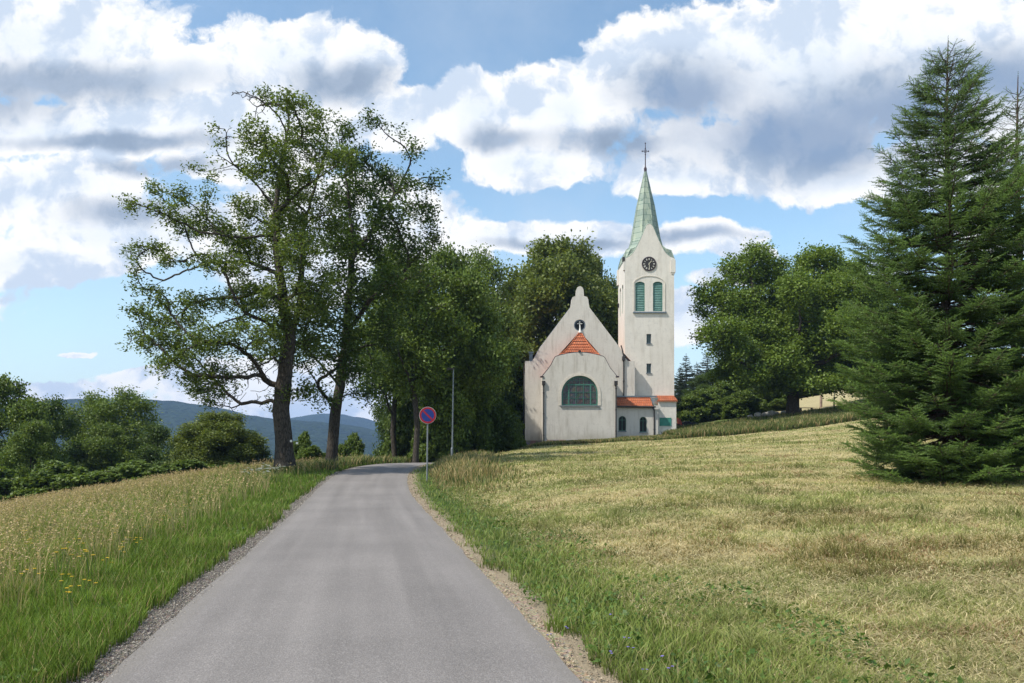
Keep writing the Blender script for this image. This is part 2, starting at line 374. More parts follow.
def N_white(p):
    v = N('ShaderNodeTexVoronoi'); v.inputs['Scale'].default_value = 70; nt.links.new(p, v.inputs['Vector'])
    s = N('ShaderNodeSeparateXYZ'); nt.links.new(v.outputs['Color'], s.inputs[0]); return s.outputs[0]
mats()

# ------------------------------------------------------------------ terrain
cyl = np.array([-40, 0, 28.5, 34, 41, 48, 55, 62, 70, 80, 90, 100, 130, 200.])
cxl = np.array([7.0, -.17, -5.34, -6.15, -6.9, -7.25, -7.15, -6.5, -5.2, -3.7, -3.0, -3.2, -7, -20.])
def smooth_interp(y, X, Yv):
    acc = 0
    for d, w in ((-4, .15), (-2, .2), (0, .3), (2, .2), (4, .15)): acc = acc+w*np.interp(np.asarray(y)+d, X, Yv)
    return acc
def cx(y): return smooth_interp(y, cyl, cxl)
zyl = np.array([-40, 0, 22, 28.5, 34, 41, 48, 55, 62, 80, 130, 250.])
zzl = np.array([-.3, 0, -.05, .0, .2, .40, .47, .43, .32, -.1, -2.5, -9.])
def zr(y): return smooth_interp(y, zyl, zzl)
def lat(x, y):
    c = cx(y); g = (cx(np.asarray(y)+.5)-cx(np.asarray(y)-.5)); return (x-c)/np.sqrt(1+g*g)
HW = 1.66
def field(x, y):
    yy = np.clip(y, 0, 400); xx = np.clip(x, -12, 70)
    base = 1.56*(yy/70.)**1.1*np.where(yy > 110, 110/np.maximum(yy, 1), 1)+np.clip(yy-110, 0, 300)*.03
    z = base+(.03*xx+.0013*xx*xx*np.sign(xx))*np.clip(yy/70., 0, 2)**.5
    z = z+.02*np.clip(y-70, 0, 60)*sstep(x, 12, 30)
    return z
def H(x, y, under_road=True):
    x = np.asarray(x, float); y = np.asarray(y, float)
    s = lat(x, y); zro = zr(y)
    zf = field(x, y); k = sstep(s, HW+.1, HW+6.0)
    right = zro*(1-k)+zf*k
    sl = np.clip(-s-HW, 0, 1e9)
    d = np.where(sl < 40, .06*sl+.0045*sl*sl, 9.6+.25*(sl-40)); d = np.minimum(d, 34+0*d)
    left = zro-d-np.clip(y-62, 0, 200)*.055*sstep(sl, 1, 8)
    z = np.where(s > 0, right, left)
    z = z+(fnoise(x, y, .35, 5)-.5)*.16*sstep(np.abs(s), 2.2, 5)+(fnoise(x, y, 2.2, 9, 2)-.5)*.035*sstep(np.abs(s), 1.9, 2.6)
    # far away: the sheet settles to the valley floor
    r = np.hypot(x, y); far = sstep(r, 260, 900)
    z = z*(1-far)+(-34)*far
    if under_road: z = z-.07*sstep(np.abs(s), HW-.1, HW-.22)*(y < 200)
    return z
def field_edge(x): return 70+1.5*np.sin(x*.23)+.06*x
def axis(segs):
    out = []
    for a, b, st in segs: out += list(np.arange(a, b, st))
    return np.array(out+[segs[-1][1]])
def growing(a, b, st, g=1.16):
    o = []; v = a
    while v < b: o.append(v); st *= g; v += st
    o.append(b); return o
gx = np.array([-v for v in growing(45, 4200, .8)][::-1]+list(np.arange(-44.5, -14, .5))+list(np.arange(-14, 10, .16))+list(np.arange(10, 55, .5))+growing(55, 4200, .8))
gy = np.array([-v for v in growing(12, 380, 1.0)][::-1]+list(np.arange(-11.5, 2, .5))+list(np.arange(2, 40, .2))+list(np.arange(40, 110, .5))+growing(110, 4300, .8))
def ground_colour(x, y):
    s = lat(x, y); n = fnoise(x, y, .5, 2); n2 = fnoise(x, y, 1.7, 4); c = np.zeros(x.shape+(3,))
    mown_g = np.array([.18, .20, .065]); mown_t = np.array([.41, .34, .18]); lush = np.array([.05, .085, .02]); mead = np.array([.10, .10, .035]); dirt = np.array([.30, .245, .17])
    def L(a, b, t): return a*(1-t[..., None])+b*t[..., None]
    c[:] = mown_t; c = L(c, mown_g, sstep(n*.6+n2*.5, .46, .74))
    c = L(c, lush, sstep(s, 4.4, 2.4)); c = L(c, dirt, sstep(s, HW+.6, HW+.25))
    band = sstep(y-field_edge(x), -.5, .6)*sstep(y, 130, 90); c = L(c, lush*1.4, band)
    c = L(c, mead*.8, (s < 0)*1.0); c = L(c, lush, sstep(-s, 7, 3.2)*(s < 0)); c = L(c, dirt*.6, sstep(-s, HW+.5, HW+.3)*(s < 0))
    hayfield = sstep(y, 92, 97)*sstep(x, 30, 34); c = L(c, np.array([.38, .33, .19]), hayfield*(y < 160))
    return c
XX, YY = np.meshgrid(gx, gy); ZZ = H(XX, YY)
nx, ny = len(gx), len(gy); ii = np.arange(nx*ny).reshape(ny, nx)
Q = np.stack([ii[:-1, :-1], ii[:-1, 1:], ii[1:, 1:], ii[1:, :-1]], -1).reshape(-1, 4)
me = mesh_np('ground', np.stack([XX, YY, ZZ], -1).reshape(-1, 3), [Q], ground_colour(XX, YY).reshape(-1, 3))
g = link('ground', me, MAT['ground'], smooth=True); tag(g, kind='structure')

# road strip, thick sheet lying on the terrain
def strip(name, s0, s1, lift, mat, ya, yb, st=.4, ns=9, col=None, wob=(0, 0), crown=.03, thick=True):
    ys = np.arange(ya, yb, st); V = []; C = []; UV = []
    for y in ys:
        c = float(cx(y)); g = float(cx(y+.5)-cx(y-.5)); nrm = np.array([1, -g])/math.hypot(1, g)
        a = s0+wob[0]*(float(fnoise(y, 3., 1.3, 1))-.5); b = s1+wob[1]*(float(fnoise(y, 9., 1.3, 2))-.5)
        for k in range(ns):
            s = a+(b-a)*k/(ns-1); X = c+nrm[0]*s; Yp = y+nrm[1]*s
            z = float(zr(y))+lift+crown*(1-(s/HW)**2)
            if not thick: z = float(H(X, Yp, False))+lift
            V.append((X, Yp, z)); UV.append((s, y))
    n = len(ys); ii = np.arange(n*ns).reshape(n, ns)
    Q = np.stack([ii[:-1, :-1], ii[:-1, 1:], ii[1:, 1:], ii[1:, :-1]], -1).reshape(-1, 4)
    me = mesh_np(name, V, [Q], None if col is None else np.tile(np.array(col), (len(V), 1)))
    uv = me.uv_layers.new(name='UVMap'); li = np.empty(len(me.loops), np.int32); me.loops.foreach_get('vertex_index', li)
    uv.data.foreach_set('uv', np.array(UV, np.float32)[li].ravel())
    return tag(link(name, me, mat, smooth=True), kind='structure')
strip('road', -HW, HW, .022, MAT['asphalt'], -8, 150, wob=(.10, .12))
strip('gravel_shoulder', -HW-.34, -HW+.22, .006, MAT['gravel'], -8, 60, ns=5, col=(.21, .18, .155), wob=(.25, 0), thick=False)
strip('gravel_shoulder', HW-.22, HW+.17, .006, MAT['gravel'], -8, 60, ns=4, col=(.33, .27, .19), wob=(0, .34), thick=False)

# ------------------------------------------------------------------ hills
def ridge(name, Yd, prof, depth, rough, seed):
    """prof: (px,py) skyline seen from the road; the ridge is a solid slope Yd metres away"""
    px = np.array([p[0] for p in prof], float); py = np.array([p[1] for p in prof], float)
    n = 420; xs = np.linspace(PX(px[0], Yd), PX(px[-1], Yd), n); top = np.interp(xs/Yd*F+512, px, py); top = PZ(top, Yd)
    top = top+(fnoise(xs, xs*0, .02, seed, 4)-.5)*rough*2
    t = np.linspace(0, 1, 46); V = []
    for k, tt in enumerate(t):
        yy = Yd-depth*(1-tt); base = -36
        prof_k = np.sin(tt*math.pi/2)**1.2
        z = base+(top-base)*prof_k+(fnoise(xs, xs*0+yy, .012, seed+5, 4)-.5)*rough*3*(1-tt)*tt*4
        V.append(np.stack([xs, np.full(n, yy), z], -1))
    for tt in (.3, 1.0):
        V.append(np.stack([xs, np.full(n, Yd+depth*.6*tt), top+(-36-top)*tt], -1))
    V = np.array(V); m = V.shape[0]; ii = np.arange(m*n).reshape(m, n)
    Q = np.stack([ii[:-1, :-1], ii[:-1, 1:], ii[1:, 1:], ii[1:, :-1]], -1).reshape(-1, 4)
    tag(link(name, mesh_np(name, V.reshape(-1, 3), [Q]), MAT['hill'], smooth=True), kind='structure')
ridge('hills', 2100, [(-420, 420), (-200, 408), (0, 412), (60, 404), (120, 400), (180, 402), (230, 411), (265, 418), (300, 421), (340, 423), (380, 432), (430, 441), (520, 450), (700, 452), (900, 430), (1200, 400), (1500, 410)], 900, 7, 3)
ridge('hills', 3400, [(-420, 425), (0, 430), (240, 428), (290, 420), (325, 414), (350, 415), (390, 424), (440, 434), (600, 440), (900, 440), (1500, 430)], 900, 8, 8)

# haze: one closed box of thin air
m = material('haze'); v = N('ShaderNodeVolumePrincipled'); v.inputs['Color'].default_value = (.38, .58, 1.0, 1); v.inputs['Density'].default_value = .00014
o_ = N('ShaderNodeOutputMaterial'); nt.links.new(v.outputs[0], o_.inputs['Volume'])
hb = MB().quadbox(-4300, 4300, -400, 4400, -37.5, 190).build('haze', m); tag(hb, kind='stuff')

# ------------------------------------------------------------------ trees
def leaves_mesh(name, C, L, Wd, cols, up=.5, droop=.15):
    n = len(C); d = rng.normal(size=(n, 3)); d[:, 2] = d[:, 2]*.5-droop; d /= np.linalg.norm(d, axis=1)[:, None]
    nr = rng.normal(size=(n, 3))+np.array([0, 0, up*2.2]); s = np.cross(d, nr); s /= np.linalg.norm(s, axis=1)[:, None]+1e-9
    nn = np.cross(s, d); L = np.broadcast_to(L, (n,))[:, None]; Wd = np.broadcast_to(Wd, (n,))[:, None]
    V = np.stack([C-d*L*.5, C+s*Wd*.5+nn*Wd*.12, C+d*L*.5-nn*L*.10, C-s*Wd*.5+nn*Wd*.12], 1).reshape(-1, 3)
    Q = np.arange(4*n).reshape(n, 4)
    return mesh_np(name, V, [Q], np.repeat(cols, 4, 0))
def frusta(name, A, B, ra, rb, sides=6):
    """tapered tube for every skeleton segment, one mesh"""
    A = np.asarray(A, float); B = np.asarray(B, float); d = B-A; ln = np.linalg.norm(d, axis=1)[:, None]+1e-9; d = d/ln
    a = np.where(np.abs(d[:, :1]) < .8, np.array([[1., 0, 0]]), np.array([[0, 1., 0]]))
    u = a-d*(a*d).sum(1)[:, None]; u /= np.linalg.norm(u, axis=1)[:, None]; w = np.cross(d, u)
    n = len(A); V = np.zeros((n, 2*sides, 3)); t = 2*np.pi*np.arange(sides)/sides
    for k in range(sides):
        o = u*np.cos(t[k])+w*np.sin(t[k]); V[:, k] = A+o*ra[:, None]; V[:, sides+k] = B+d*(rb*.25)[:, None]+o*rb[:, None]
    base = (np.arange(n)*2*sides)[:, None]; Qs = []
    for k in range(sides):
        j = (k+1) % sides; Qs.append(base+np.array([[k, j, sides+j, sides+k]]))
    return mesh_np(name, V.reshape(-1, 3), [np.concatenate(Qs)])
def colonize(nodes, parents, att, D, di, dk, iters=160, sag=0.0):
    nodes = list(map(np.array, nodes)); par = list(parents); P = np.array(nodes); att = np.array(att)
    dist = np.full(len(att), 1e9); near = np.zeros(len(att), int)
    def upd(new_idx):
        nonlocal dist, near
        if not len(att) or not len(new_idx): return
        NP = P[new_idx]; d = np.sqrt(((att[:, None]-NP[None])**2).sum(-1)); j = d.argmin(1); m = d[np.arange(len(att)), j]
        b = m < dist; dist[b] = m[b]; near[b] = np.array(new_idx)[j[b]]
    upd(list(range(len(P)))); seen = {}
    for it in range(iters):
        act = dist < di
        if not act.any(): 
            if len(att) == 0: break
            di *= 1.5
            if di > 30: break
            continue
        acc = np.zeros((len(P), 3)); dv = att[act]-P[near[act]]; dv /= np.linalg.norm(dv, axis=1)[:, None]+1e-9
        np.add.at(acc, near[act], dv); idx = np.unique(near[act]); new = []
        for i in idx:
            v = acc[i]+rng.normal(size=3)*.15; v[2] -= sag; l = np.linalg.norm(v)
            if l < 1e-3: continue
            q = P[i]+v/l*D; key = (i, round(q[0], 1), round(q[1], 1), round(q[2], 1))
            if seen.get(i, 0) > 3: dist[near == i] = np.where(dist[near == i] < di, 1e8, dist[near == i]); continue
            seen[i] = seen.get(i, 0)+1
            new.append(q); par.append(i)
        if not new: continue
        st = len(P); P = np.vstack([P, new]); upd(list(range(st, len(P))))
        keep = (dist > dk) & (dist < 1e7); att = att[keep]; dist = dist[keep]; near = near[keep]
        if not len(att): break
    return P, np.array(par)
def in_clumps(clumps, per):
    out = []
    for (c, r, w) in clumps:
        n = max(6, int(per*w*r[0]*r[1]*r[2])); d = rng.normal(size=(n, 3)); d /= np.linalg.norm(d, axis=1)[:, None]
        out.append(np.array(c)+d*(rng.random(n)**(1/2.2))[:, None]*np.array(r))
    return np.concatenate(out)
def skeleton_tree(root, stems, att, D, leafcol, bark, leafmat, trunk_r, tip_r=.012, expo=2.3, leaves=24, leafL=.16, leafW=.07, spread=.22, di=3.0, dk=None, sag=0., deadfrac=0., colvar=.22, tipn=3, droop=.15, clumps=None):
    """root: Empty. stems: list of polylines (first starts at ground); others start from nearest existing node."""
    nodes = []; par = []
    def addline(pl, start):
        prev = start
        for a, b in zip(pl[:-1], pl[1:]):
            a = np.array(a, float); b = np.array(b, float); k = max(1, int(np.linalg.norm(b-a)/D))
            for j in range(1, k+1):
                q = a+(b-a)*j/k+rng.normal(size=3)*D*.09*(1 if len(nodes) > 12 else .2)
                nodes.append(q); par.append(prev); prev = len(nodes)-1
    nodes.append(np.array(stems[0][0], float)); par.append(-1); addline(stems[0], 0)
    for s in stems[1:]:
        P = np.array(nodes); i = int(((P-np.array(s[0]))**2).sum(1).argmin()); addline([P[i]]+list(s[1:]), i)
    if clumps is not None:
        P = np.array(nodes); pd = np.zeros(len(P))
        for i in range(1, len(P)): pd[i] = pd[par[i]]+np.linalg.norm(P[i]-P[par[i]])
        pd = list(pd)
        cs = sorted(clumps, key=lambda c: min(np.linalg.norm(P-np.array(c[0]), axis=1)))
        for (c, r, w_) in cs:
            c = np.array(c); P = np.array(nodes); a_ = np.array(pd); z_ok = (P[:, 2] > P[0, 2]+.12*np.ptp(P[:, 2]))
            dd = np.linalg.norm(P-c, axis=1); cost = dd+.42*a_+np.where(z_ok, 0, 1e3); i = int(cost.argmin()); L0 = dd[i]
            if L0 < D*2: continue
            k = max(2, int(L0/D)); p0 = P[i]; g = P[i]-P[par[i]] if par[i] >= 0 else np.array([0, 0, 1.]); g = g/(np.linalg.norm(g)+1e-9)
            ctrl = p0+g*L0*.28+(c-p0)*.25+np.array([0, 0, L0*.10])+rng.normal(size=3)*L0*.07; prev = i; wob = rng.normal(size=3)*L0*.014; wf = rng.uniform(4, 8)
            for j in range(1, k+1):
                t = j/k; q = p0*(1-t)**2+ctrl*2*t*(1-t)+c*t*t+wob*math.sin(wf*t)*(1-t)*1.5+rng.normal(size=3)*D*.12
                nodes.append(q); par.append(prev); pd.append(pd[prev]+np.linalg.norm(q-nodes[prev])); prev = len(nodes)-1
    P, par = colonize(nodes, par, att, D, di, dk or D*1.7, sag=sag)
    n = len(P); w = np.zeros(n); kids = np.bincount(par[par >= 0], minlength=n); order = range(n-1, -1, -1)
    w[kids == 0] = tip_r**expo; depth_to_tip = np.zeros(n, int)
    for i in order:
        if kids[i] == 0: w[i] = tip_r**expo
        p = par[i]
        if p >= 0: w[p] += w[i]*1.0+ (tip_r*.35)**expo; depth_to_tip[p] = max(depth_to_tip[p], depth_to_tip[i]+1)
    r = w**(1/expo); r = r*1.0
    sc = trunk_r/r[0]
    r = tip_r+(r-tip_r)*(trunk_r-tip_r)/(r[0]-tip_r)
    i = np.arange(1, n); pp = par[1:]
    ra = np.minimum(r[pp], r[i]*1.25+.004); main = np.array([kids[p] <= 1 for p in pp]); ra = np.where(main, r[pp], ra)
    # flare at the root
    zb = P[0][2]; fl = lambda z, rr: rr*(1+.35*np.exp(-(z-zb)/.55)*(rr > trunk_r*.6))
    me = frusta('trunk', P[pp], P[i], fl(P[pp][:, 2], ra), fl(P[i][:, 2], r[i]), 7)
    tr = link('trunk', me, bark, root, smooth=True)
    tips = np.where((depth_to_tip <= tipn) & (r < trunk_r*.25))[0]
    if deadfrac > 0:
        cl = fnoise(P[tips][:, 0], P[tips][:, 2], .55, 11, 2); tips = tips[cl > np.quantile(cl, deadfrac)]
    cnt = rng.poisson(leaves, len(tips)); idx = np.repeat(tips, cnt); m = len(idx)
    # leaves bunch in sprays about the twig end rather than a round ball
    spray = rng.normal(size=(n, 3))*spread*.5
    C = P[idx]+spray[idx]*rng.random((m, 1))+rng.normal(size=(m, 3))*spread*np.array([1, 1, .8])
    base = np.array(leafcol[0]); alt = np.array(leafcol[1]); t = np.clip(rng.random(n)*.7+.3*rng.random(n), 0, 1)[idx][:, None]*.75+rng.random((m, 1))*.25
    cols = (base*(1-t)+alt*t)*(1+(rng.random((m, 1))-.5)*colvar*2)
    me = leaves_mesh('crown', C, leafL*(.7+.6*rng.random(m)), leafW*(.7+.6*rng.random(m)), cols, droop=droop)
    cr = link('crown', me, leafmat, root); print('TREE', root.name, 'nodes', n, 'leaves', m)
    return tr, cr, P
def px_clumps(lst, Y, depth_scale=1.0, root=(0, 0, 0), yspread=2.0, w=1.0):
    """clump list seen from the road -> real positions in tree space, each with its own depth"""
    k = Y/F; out = []
    for c in lst:
        px, py, rx, ry = c[:4]
        dy = (c[4] if len(c) > 4 else random.uniform(-1, 1))*yspread
        Yc = Y+dy; f = Yc/F
        r = (rx*f, max(rx, ry)*f*depth_scale, ry*f)
        out.append(((PX(px, Yc)-root[0], dy+0., PZ(py, Yc)-root[2]), r, (c[5] if len(c) > 5 else 1.0)*w))
    return out
def pxl(root, Y, pts):
    return [(PX(p[0], Y+(p[2] if len(p) > 2 else 0))-root[0], (p[2] if len(p) > 2 else 0), PZ(p[1], Y+(p[2] if len(p) > 2 else 0))-root[2]) for p in pts]

GREEN_ASH = ((.064, .108, .022), (.140, .182, .040)); GREEN_DK = ((.042, .078, .016), (.092, .138, .028)); GREEN_MID = ((.072, .120, .022), (.150, .205, .038))
GREEN_OLV = ((.078, .115, .022), (.160, .190, .036)); GREEN_BR = ((.078, .135, .020), (.170, .235, .038))

def ash():
    Y = 38; x = PX(285, Y); z = float(H(x, Y))-.15; root = (x, Y, z)
    t = empty('ash_tree', root)
    tag(t, 'tall sparse-leaved tree with wide bare-tipped limbs, small trail mark on its thick trunk', 'tree', 'roadside trees left of the road')
    st = [pxl(root, Y, [(285, 466), (284, 440), (281, 410), (285, 375), (289, 340), (283, 300, -.3), (277, 250, -.4), (276, 205, -.2), (281, 165), (289, 120)]),
          pxl(root, Y, [(289, 340), (300, 305, .5), (303, 260, .9), (304, 225, 1), (314, 190, 1), (326, 150, 1.2)]),
          pxl(root, Y, [(287, 345), (268, 322, -.8), (247, 314, -1.5), (215, 326, -2.3), (180, 335, -3), (150, 332, -3)]),
          pxl(root, Y, [(279, 275), (250, 262, .8), (210, 262, 1.4), (175, 275, 2), (145, 290, 2.3)]),
          pxl(root, Y, [(277, 240), (240, 238, -1), (200, 232, -1.6), (160, 212, -2), (125, 200, -2)]),
          pxl(root, Y, [(276, 210), (255, 182, .6), (235, 165, .7), (205, 172, .8), (188, 166, .8)]),
          pxl(root, Y, [(288, 350), (268, 362, -1.5), (235, 376, -2.4), (205, 392, -3)]),
          pxl(root, Y, [(302, 290), (325, 272, 2), (352, 250, 3.2)]),
          pxl(root, Y, [(302, 262), (280, 240, 2.5), (262, 215, 3.6)]),
          pxl(root, Y, [(276, 215), (300, 190, -1.4), (330, 170, -2.2), (352, 150, -2.5)]),
          pxl(root, Y, [(283, 385), (272, 384, .0), (266, 388, .1)])]
    cl = [(235, 92, 9, 13), (246, 96, 10, 10), (262, 105, 20, 15), (292, 105, 20, 16), (318, 118, 12, 16), (300, 140, 26, 20), (262, 138, 22, 18), (226, 134, 16, 12), (222, 158, 16, 9), (214, 176, 8, 6),
          (275, 165, 28, 22), (318, 160, 20, 20), (180, 196, 14, 12), (152, 193, 8, 12), (168, 212, 18, 12), (205, 202, 10, 14), (215, 228, 24, 11), (185, 228, 18, 9), (245, 245, 24, 14),
          (134, 208, 10, 6), (150, 248, 16, 9), (137, 268, 12, 9), (130, 252, 8, 5), (180, 262, 24, 9), (225, 265, 26, 13), (145, 288, 14, 9), (136, 312, 14, 9), (130, 342, 12, 10), (168, 302, 20, 9), (208, 300, 26, 12),
          (245, 296, 26, 20), (152, 340, 20, 14), (185, 345, 24, 14), (220, 342, 26, 15), (258, 340, 24, 24), (192, 376, 16, 12), (226, 392, 22, 11), (208, 402, 10, 10), (248, 378, 20, 14),
          (262, 402, 13, 14), (290, 238, 26, 28), (312, 290, 22, 28), (288, 200, 22, 24), (306, 345, 22, 24), (280, 300, 26, 24), (330, 215, 18, 22), (300, 390, 14, 14), (345, 160, 16, 16), (270, 355, 22, 22), (262, 325, 26, 16), (250, 215, 20, 20), (300, 250, 22, 20), (262, 375, 18, 16), (310, 320, 20, 20), (240, 340, 20, 14), (272, 395, 14, 14), (172, 362, 22, 12), (150, 322, 16, 11), (200, 388, 16, 11), (232, 408, 14, 8), (180, 322, 22, 12), (212, 372, 20, 12)]
    cm = px_clumps(cl, Y, 1.0, root, 2.6); att = in_clumps([(c, (r[0]*1.12, r[1]*1.12, r[2]*1.15), w_) for c, r, w_ in cm], 84.0)
    tr, cr, P = skeleton_tree(t, st, att, .22, GREEN_ASH, MAT['bark'], MAT['ash_leaf'], .40, tip_r=.011, leaves=35, leafL=.17, leafW=.075, spread=.20, di=1.5, deadfrac=.15, tipn=2, sag=.04, expo=1.9, clumps=cm)
    for (px, py, c) in ((291, 441, (.5, .6, .66)), (296.5, 443, (.6, .66, .7))):
        b = MB().quadbox(-.05, .05, -.01, .01, -.05, .05); b.v = [(v[0]+PX(px, Y-.5)-x, v[1]-.50+(.09 if px > 294 else 0), v[2]+PZ(py, Y-.5)-z) for v in b.v]
        b.build('trail_mark', MAT['white'], tr)
ash()
def second():
    Y = 44; x = PX(333, Y); z = float(H(x, Y))-.15; root = (x, Y, z)
    t = empty('ash_tree', root)
    tag(t, 'dark dense-crowned tree leaning right, its slimmer trunk next to the road edge', 'tree', 'roadside trees left of the road')
    DK2 = ((.036, .068, .015), (.076, .118, .026))
    st = [pxl(root, Y, [(331, 467), (333, 440), (335, 415), (340, 385), (346, 340), (349, 300), (352, 250, .3), (350, 210, .3), (346, 175)]),
          pxl(root, Y, [(347, 335), (370, 300, -1), (395, 280, -1.5), (420, 255, -2)]),
          pxl(root, Y, [(341, 385), (322, 365, -1), (308, 350, -1.5)]),
          pxl(root, Y, [(345, 350), (365, 345, 2), (385, 335, 3)]),
          pxl(root, Y, [(351, 260), (375, 225, 1), (398, 190, 1.5), (412, 160, 1)]),
          pxl(root, Y, [(349, 300), (325, 270, 1), (315, 250, 2)])]
    cl = [(345, 132, 14, 14), (372, 122, 18, 9), (395, 140, 14, 11), (412, 152, 12, 9), (360, 158, 22, 18), (380, 182, 26, 18), (408, 186, 18, 14), (348, 195, 26, 24), (392, 215, 26, 20),
          (425, 208, 18, 18), (440, 178, 4, 3), (432, 235, 14, 16), (370, 242, 30, 24), (408, 250, 24, 20), (338, 245, 24, 26), (420, 275, 14, 14), (388, 284, 26, 24), (350, 290, 30, 28), (318, 310, 20, 26),
          (385, 322, 22, 22), (350, 335, 28, 24), (310, 345, 18, 18), (345, 368, 28, 18), (315, 380, 22, 18), (328, 398, 18, 9), (372, 366, 20, 16), (300, 362, 12, 14), (388, 345, 14, 16), (362, 396, 16, 10)]
    cm = px_clumps(cl, Y, 1.1, root, 3.2); att = in_clumps(cm, 54.0)
    skeleton_tree(t, st, att, .30, DK2, MAT['bark2'], MAT['ash_leaf'], .30, tip_r=.012, leaves=32, leafL=.21, leafW=.10, spread=.27, di=1.8, tipn=3, deadfrac=.03, expo=1.9, clumps=cm)
second()

def copy_tree(src, loc, rz, sc, label, group):
    r = src.copy(); COL.objects.link(r); r.location = loc; r.rotation_euler = (0, 0, rz); r.scale = sc; tag(r, label, None, group)
    for ch in src.children:
        c = ch.copy(); COL.objects.link(c); c.parent = r
    return r
USED = {}
def proto_tree(kind, h, w, col, seed, leafL, leafW, leaves, base=.22, lobes=12, per=34.0):
    """a broadleaf of height h and crown half-width w standing at the origin, uneven lobes"""
    random.seed(seed); global rng; rng = np.random.default_rng(seed)
    t = empty(kind)
    cl = []
    for k in range(lobes):
        f = (k+.5)/lobes; zc = h*(base+.08+(.86-base)*f); rr = w*(math.sin(math.pi*min(1, .16+.80*f)))**.75*random.uniform(.55, .85)
        a = k*2.4+random.uniform(-.5, .5); s = w*random.uniform(.24, .48)*(1.15-.40*f)
        cl.append(((rr*math.cos(a), rr*math.sin(a), zc), (s*1.12, s*1.12, s*random.uniform(.70, .95)), 1.0))
        if k % 3 == 0: cl.append(((rr*.35*math.cos(a+2), rr*.35*math.sin(a+2), zc), (s, s, s*.8), .6))
    cl.append(((w*.08, 0, h*.93), (w*.3, w*.3, h*.07), 1.0))
    stems = [[(0, 0, 0), (.02*h, 0, h*.18), (0, .01*h, h*.4), (.02*h, 0, h*.62), (0, 0, h*.8)]]
    for k in range(7):
        a = k*2.4+1; f = .24+.07*k; stems.append([(0, 0, h*f), (w*.3*math.cos(a), w*.3*math.sin(a), h*(f+.1)), (w*.6*math.cos(a), w*.6*math.sin(a), h*(f+.17))])
    vol = w*w*h; att = in_clumps(cl, per*300/vol)
    skeleton_tree(t, stems, att, h*.026, col, MAT['bark2'], MAT['leaf'], h*.017, tip_r=.02, leaves=leaves, leafL=leafL, leafW=leafW, spread=h*.028, di=h*.15, tipn=3, expo=2.0, clumps=cl)
    USED[t.name] = False
    return t
PH = {}
PH['a'] = (proto_tree('maple_tree', 16, 5.4, GREEN_MID, 11, .30, .22, 52, .10), 16, 5.4)
PH['b'] = (proto_tree('maple_tree', 16, 5.0, GREEN_DK, 23, .29, .21, 54, .06), 16, 5.0)
PH['c'] = (proto_tree('linden_tree', 16, 6.2, GREEN_OLV, 31, .30, .22, 52, .10, 22), 16, 6.2)
PH['d'] = (proto_tree('ash_tree', 16, 4.6, GREEN_MID, 47, .27, .17, 44, .30, 12), 16, 4.6)
PH['s'] = (proto_tree('shrub', 5, 3.2, GREEN_MID, 53, .26, .18, 22, -.04, 14, 30), 5, 3.2)
for k in PH.values():
    tag(k[0], 'broadleaf tree', 'shrub' if 'shrub' in k[0].name else 'tree')
def place(kind, px, top_py, Y, width_px, label, group, rz=None, sink=.1, zbase=None):
    src, h, w = PH[kind]; x = PX(px, Y); z = float(H(x, Y))-sink if zbase is None else zbase
    ht = (PZ(top_py, Y)-z)*1.04; ws = width_px/F*Y/2
    s = (ws/w*1.0, ws/w*1.0, ht/h*1.0); rz = random.uniform(0, 6.28) if rz is None else rz
    if not USED[src.name]:
        USED[src.name] = True; src.location = (x, Y, z); src.rotation_euler = (0, 0, rz); src.scale = s; tag(src, label, None, group); return src
    return copy_tree(src, (x, Y, z), rz, s, label, group)
# lane trees behind the sign, right of the second ash
g1 = 'trees along the lane behind the sign'
place('d', 415, 262, 62, 100, 'leafy tree with a straight trunk just left of the round road sign', g1, 1.0)
place('a', 456, 256, 66, 96, 'tall tree whose trunk stands right behind the lamp post', g1, 2.0)
place('d', 396, 252, 76, 92, 'tree filling the gap between the leaning tree and the sign', g1, 3.0)
place('b', 470, 290, 72, 90, 'dark tree between the lamp post and the church gable', g1, 4.0)
place('d', 480, 255, 84, 78, 'slender taller tree with an airy top left of the church', g1, .5)
place('b', 446, 300, 80, 84, 'shaded tree low behind the sign and lamp post', g1, 5.0)
place('a', 500, 330, 92, 70, 'tree close against the left edge of the church', g1, 2.6)
place('b', 520, 375, 96, 60, 'small dark tree at the left church corner', g1, 1.6)
g1b = 'bushes at the foot of the lane trees'
place('s', 408, 400, 80, 46, 'dark bush beside the slim trunk left of the sign', g1b); place('b', 402, 345, 86, 52, 'small dark tree filling the space behind the slim trunks', g1); place('s', 498, 408, 74, 50, 'low dark bush left of the church wall', g1b); place('s', 470, 412, 70, 56, 'low dark bush right of the lamp post', g1b)
place('s', 433, 418, 66, 44, 'low bush between the sign and the lamp post', g1b); place('s', 510, 400, 88, 60, 'bush touching the church left corner', g1b)
# tree behind the church
place('c', 552, 246, 102, 128, 'big rounded olive-green tree rising behind the church gable', 'trees around the church', 2.2)
place('c', 592, 262, 112, 78, 'olive-green tree between the gable and the tower', 'trees around the church', 4.0)
place('c', 520, 330, 108, 60, 'lower green tree behind the left church corner', 'trees around the church', 1.0)
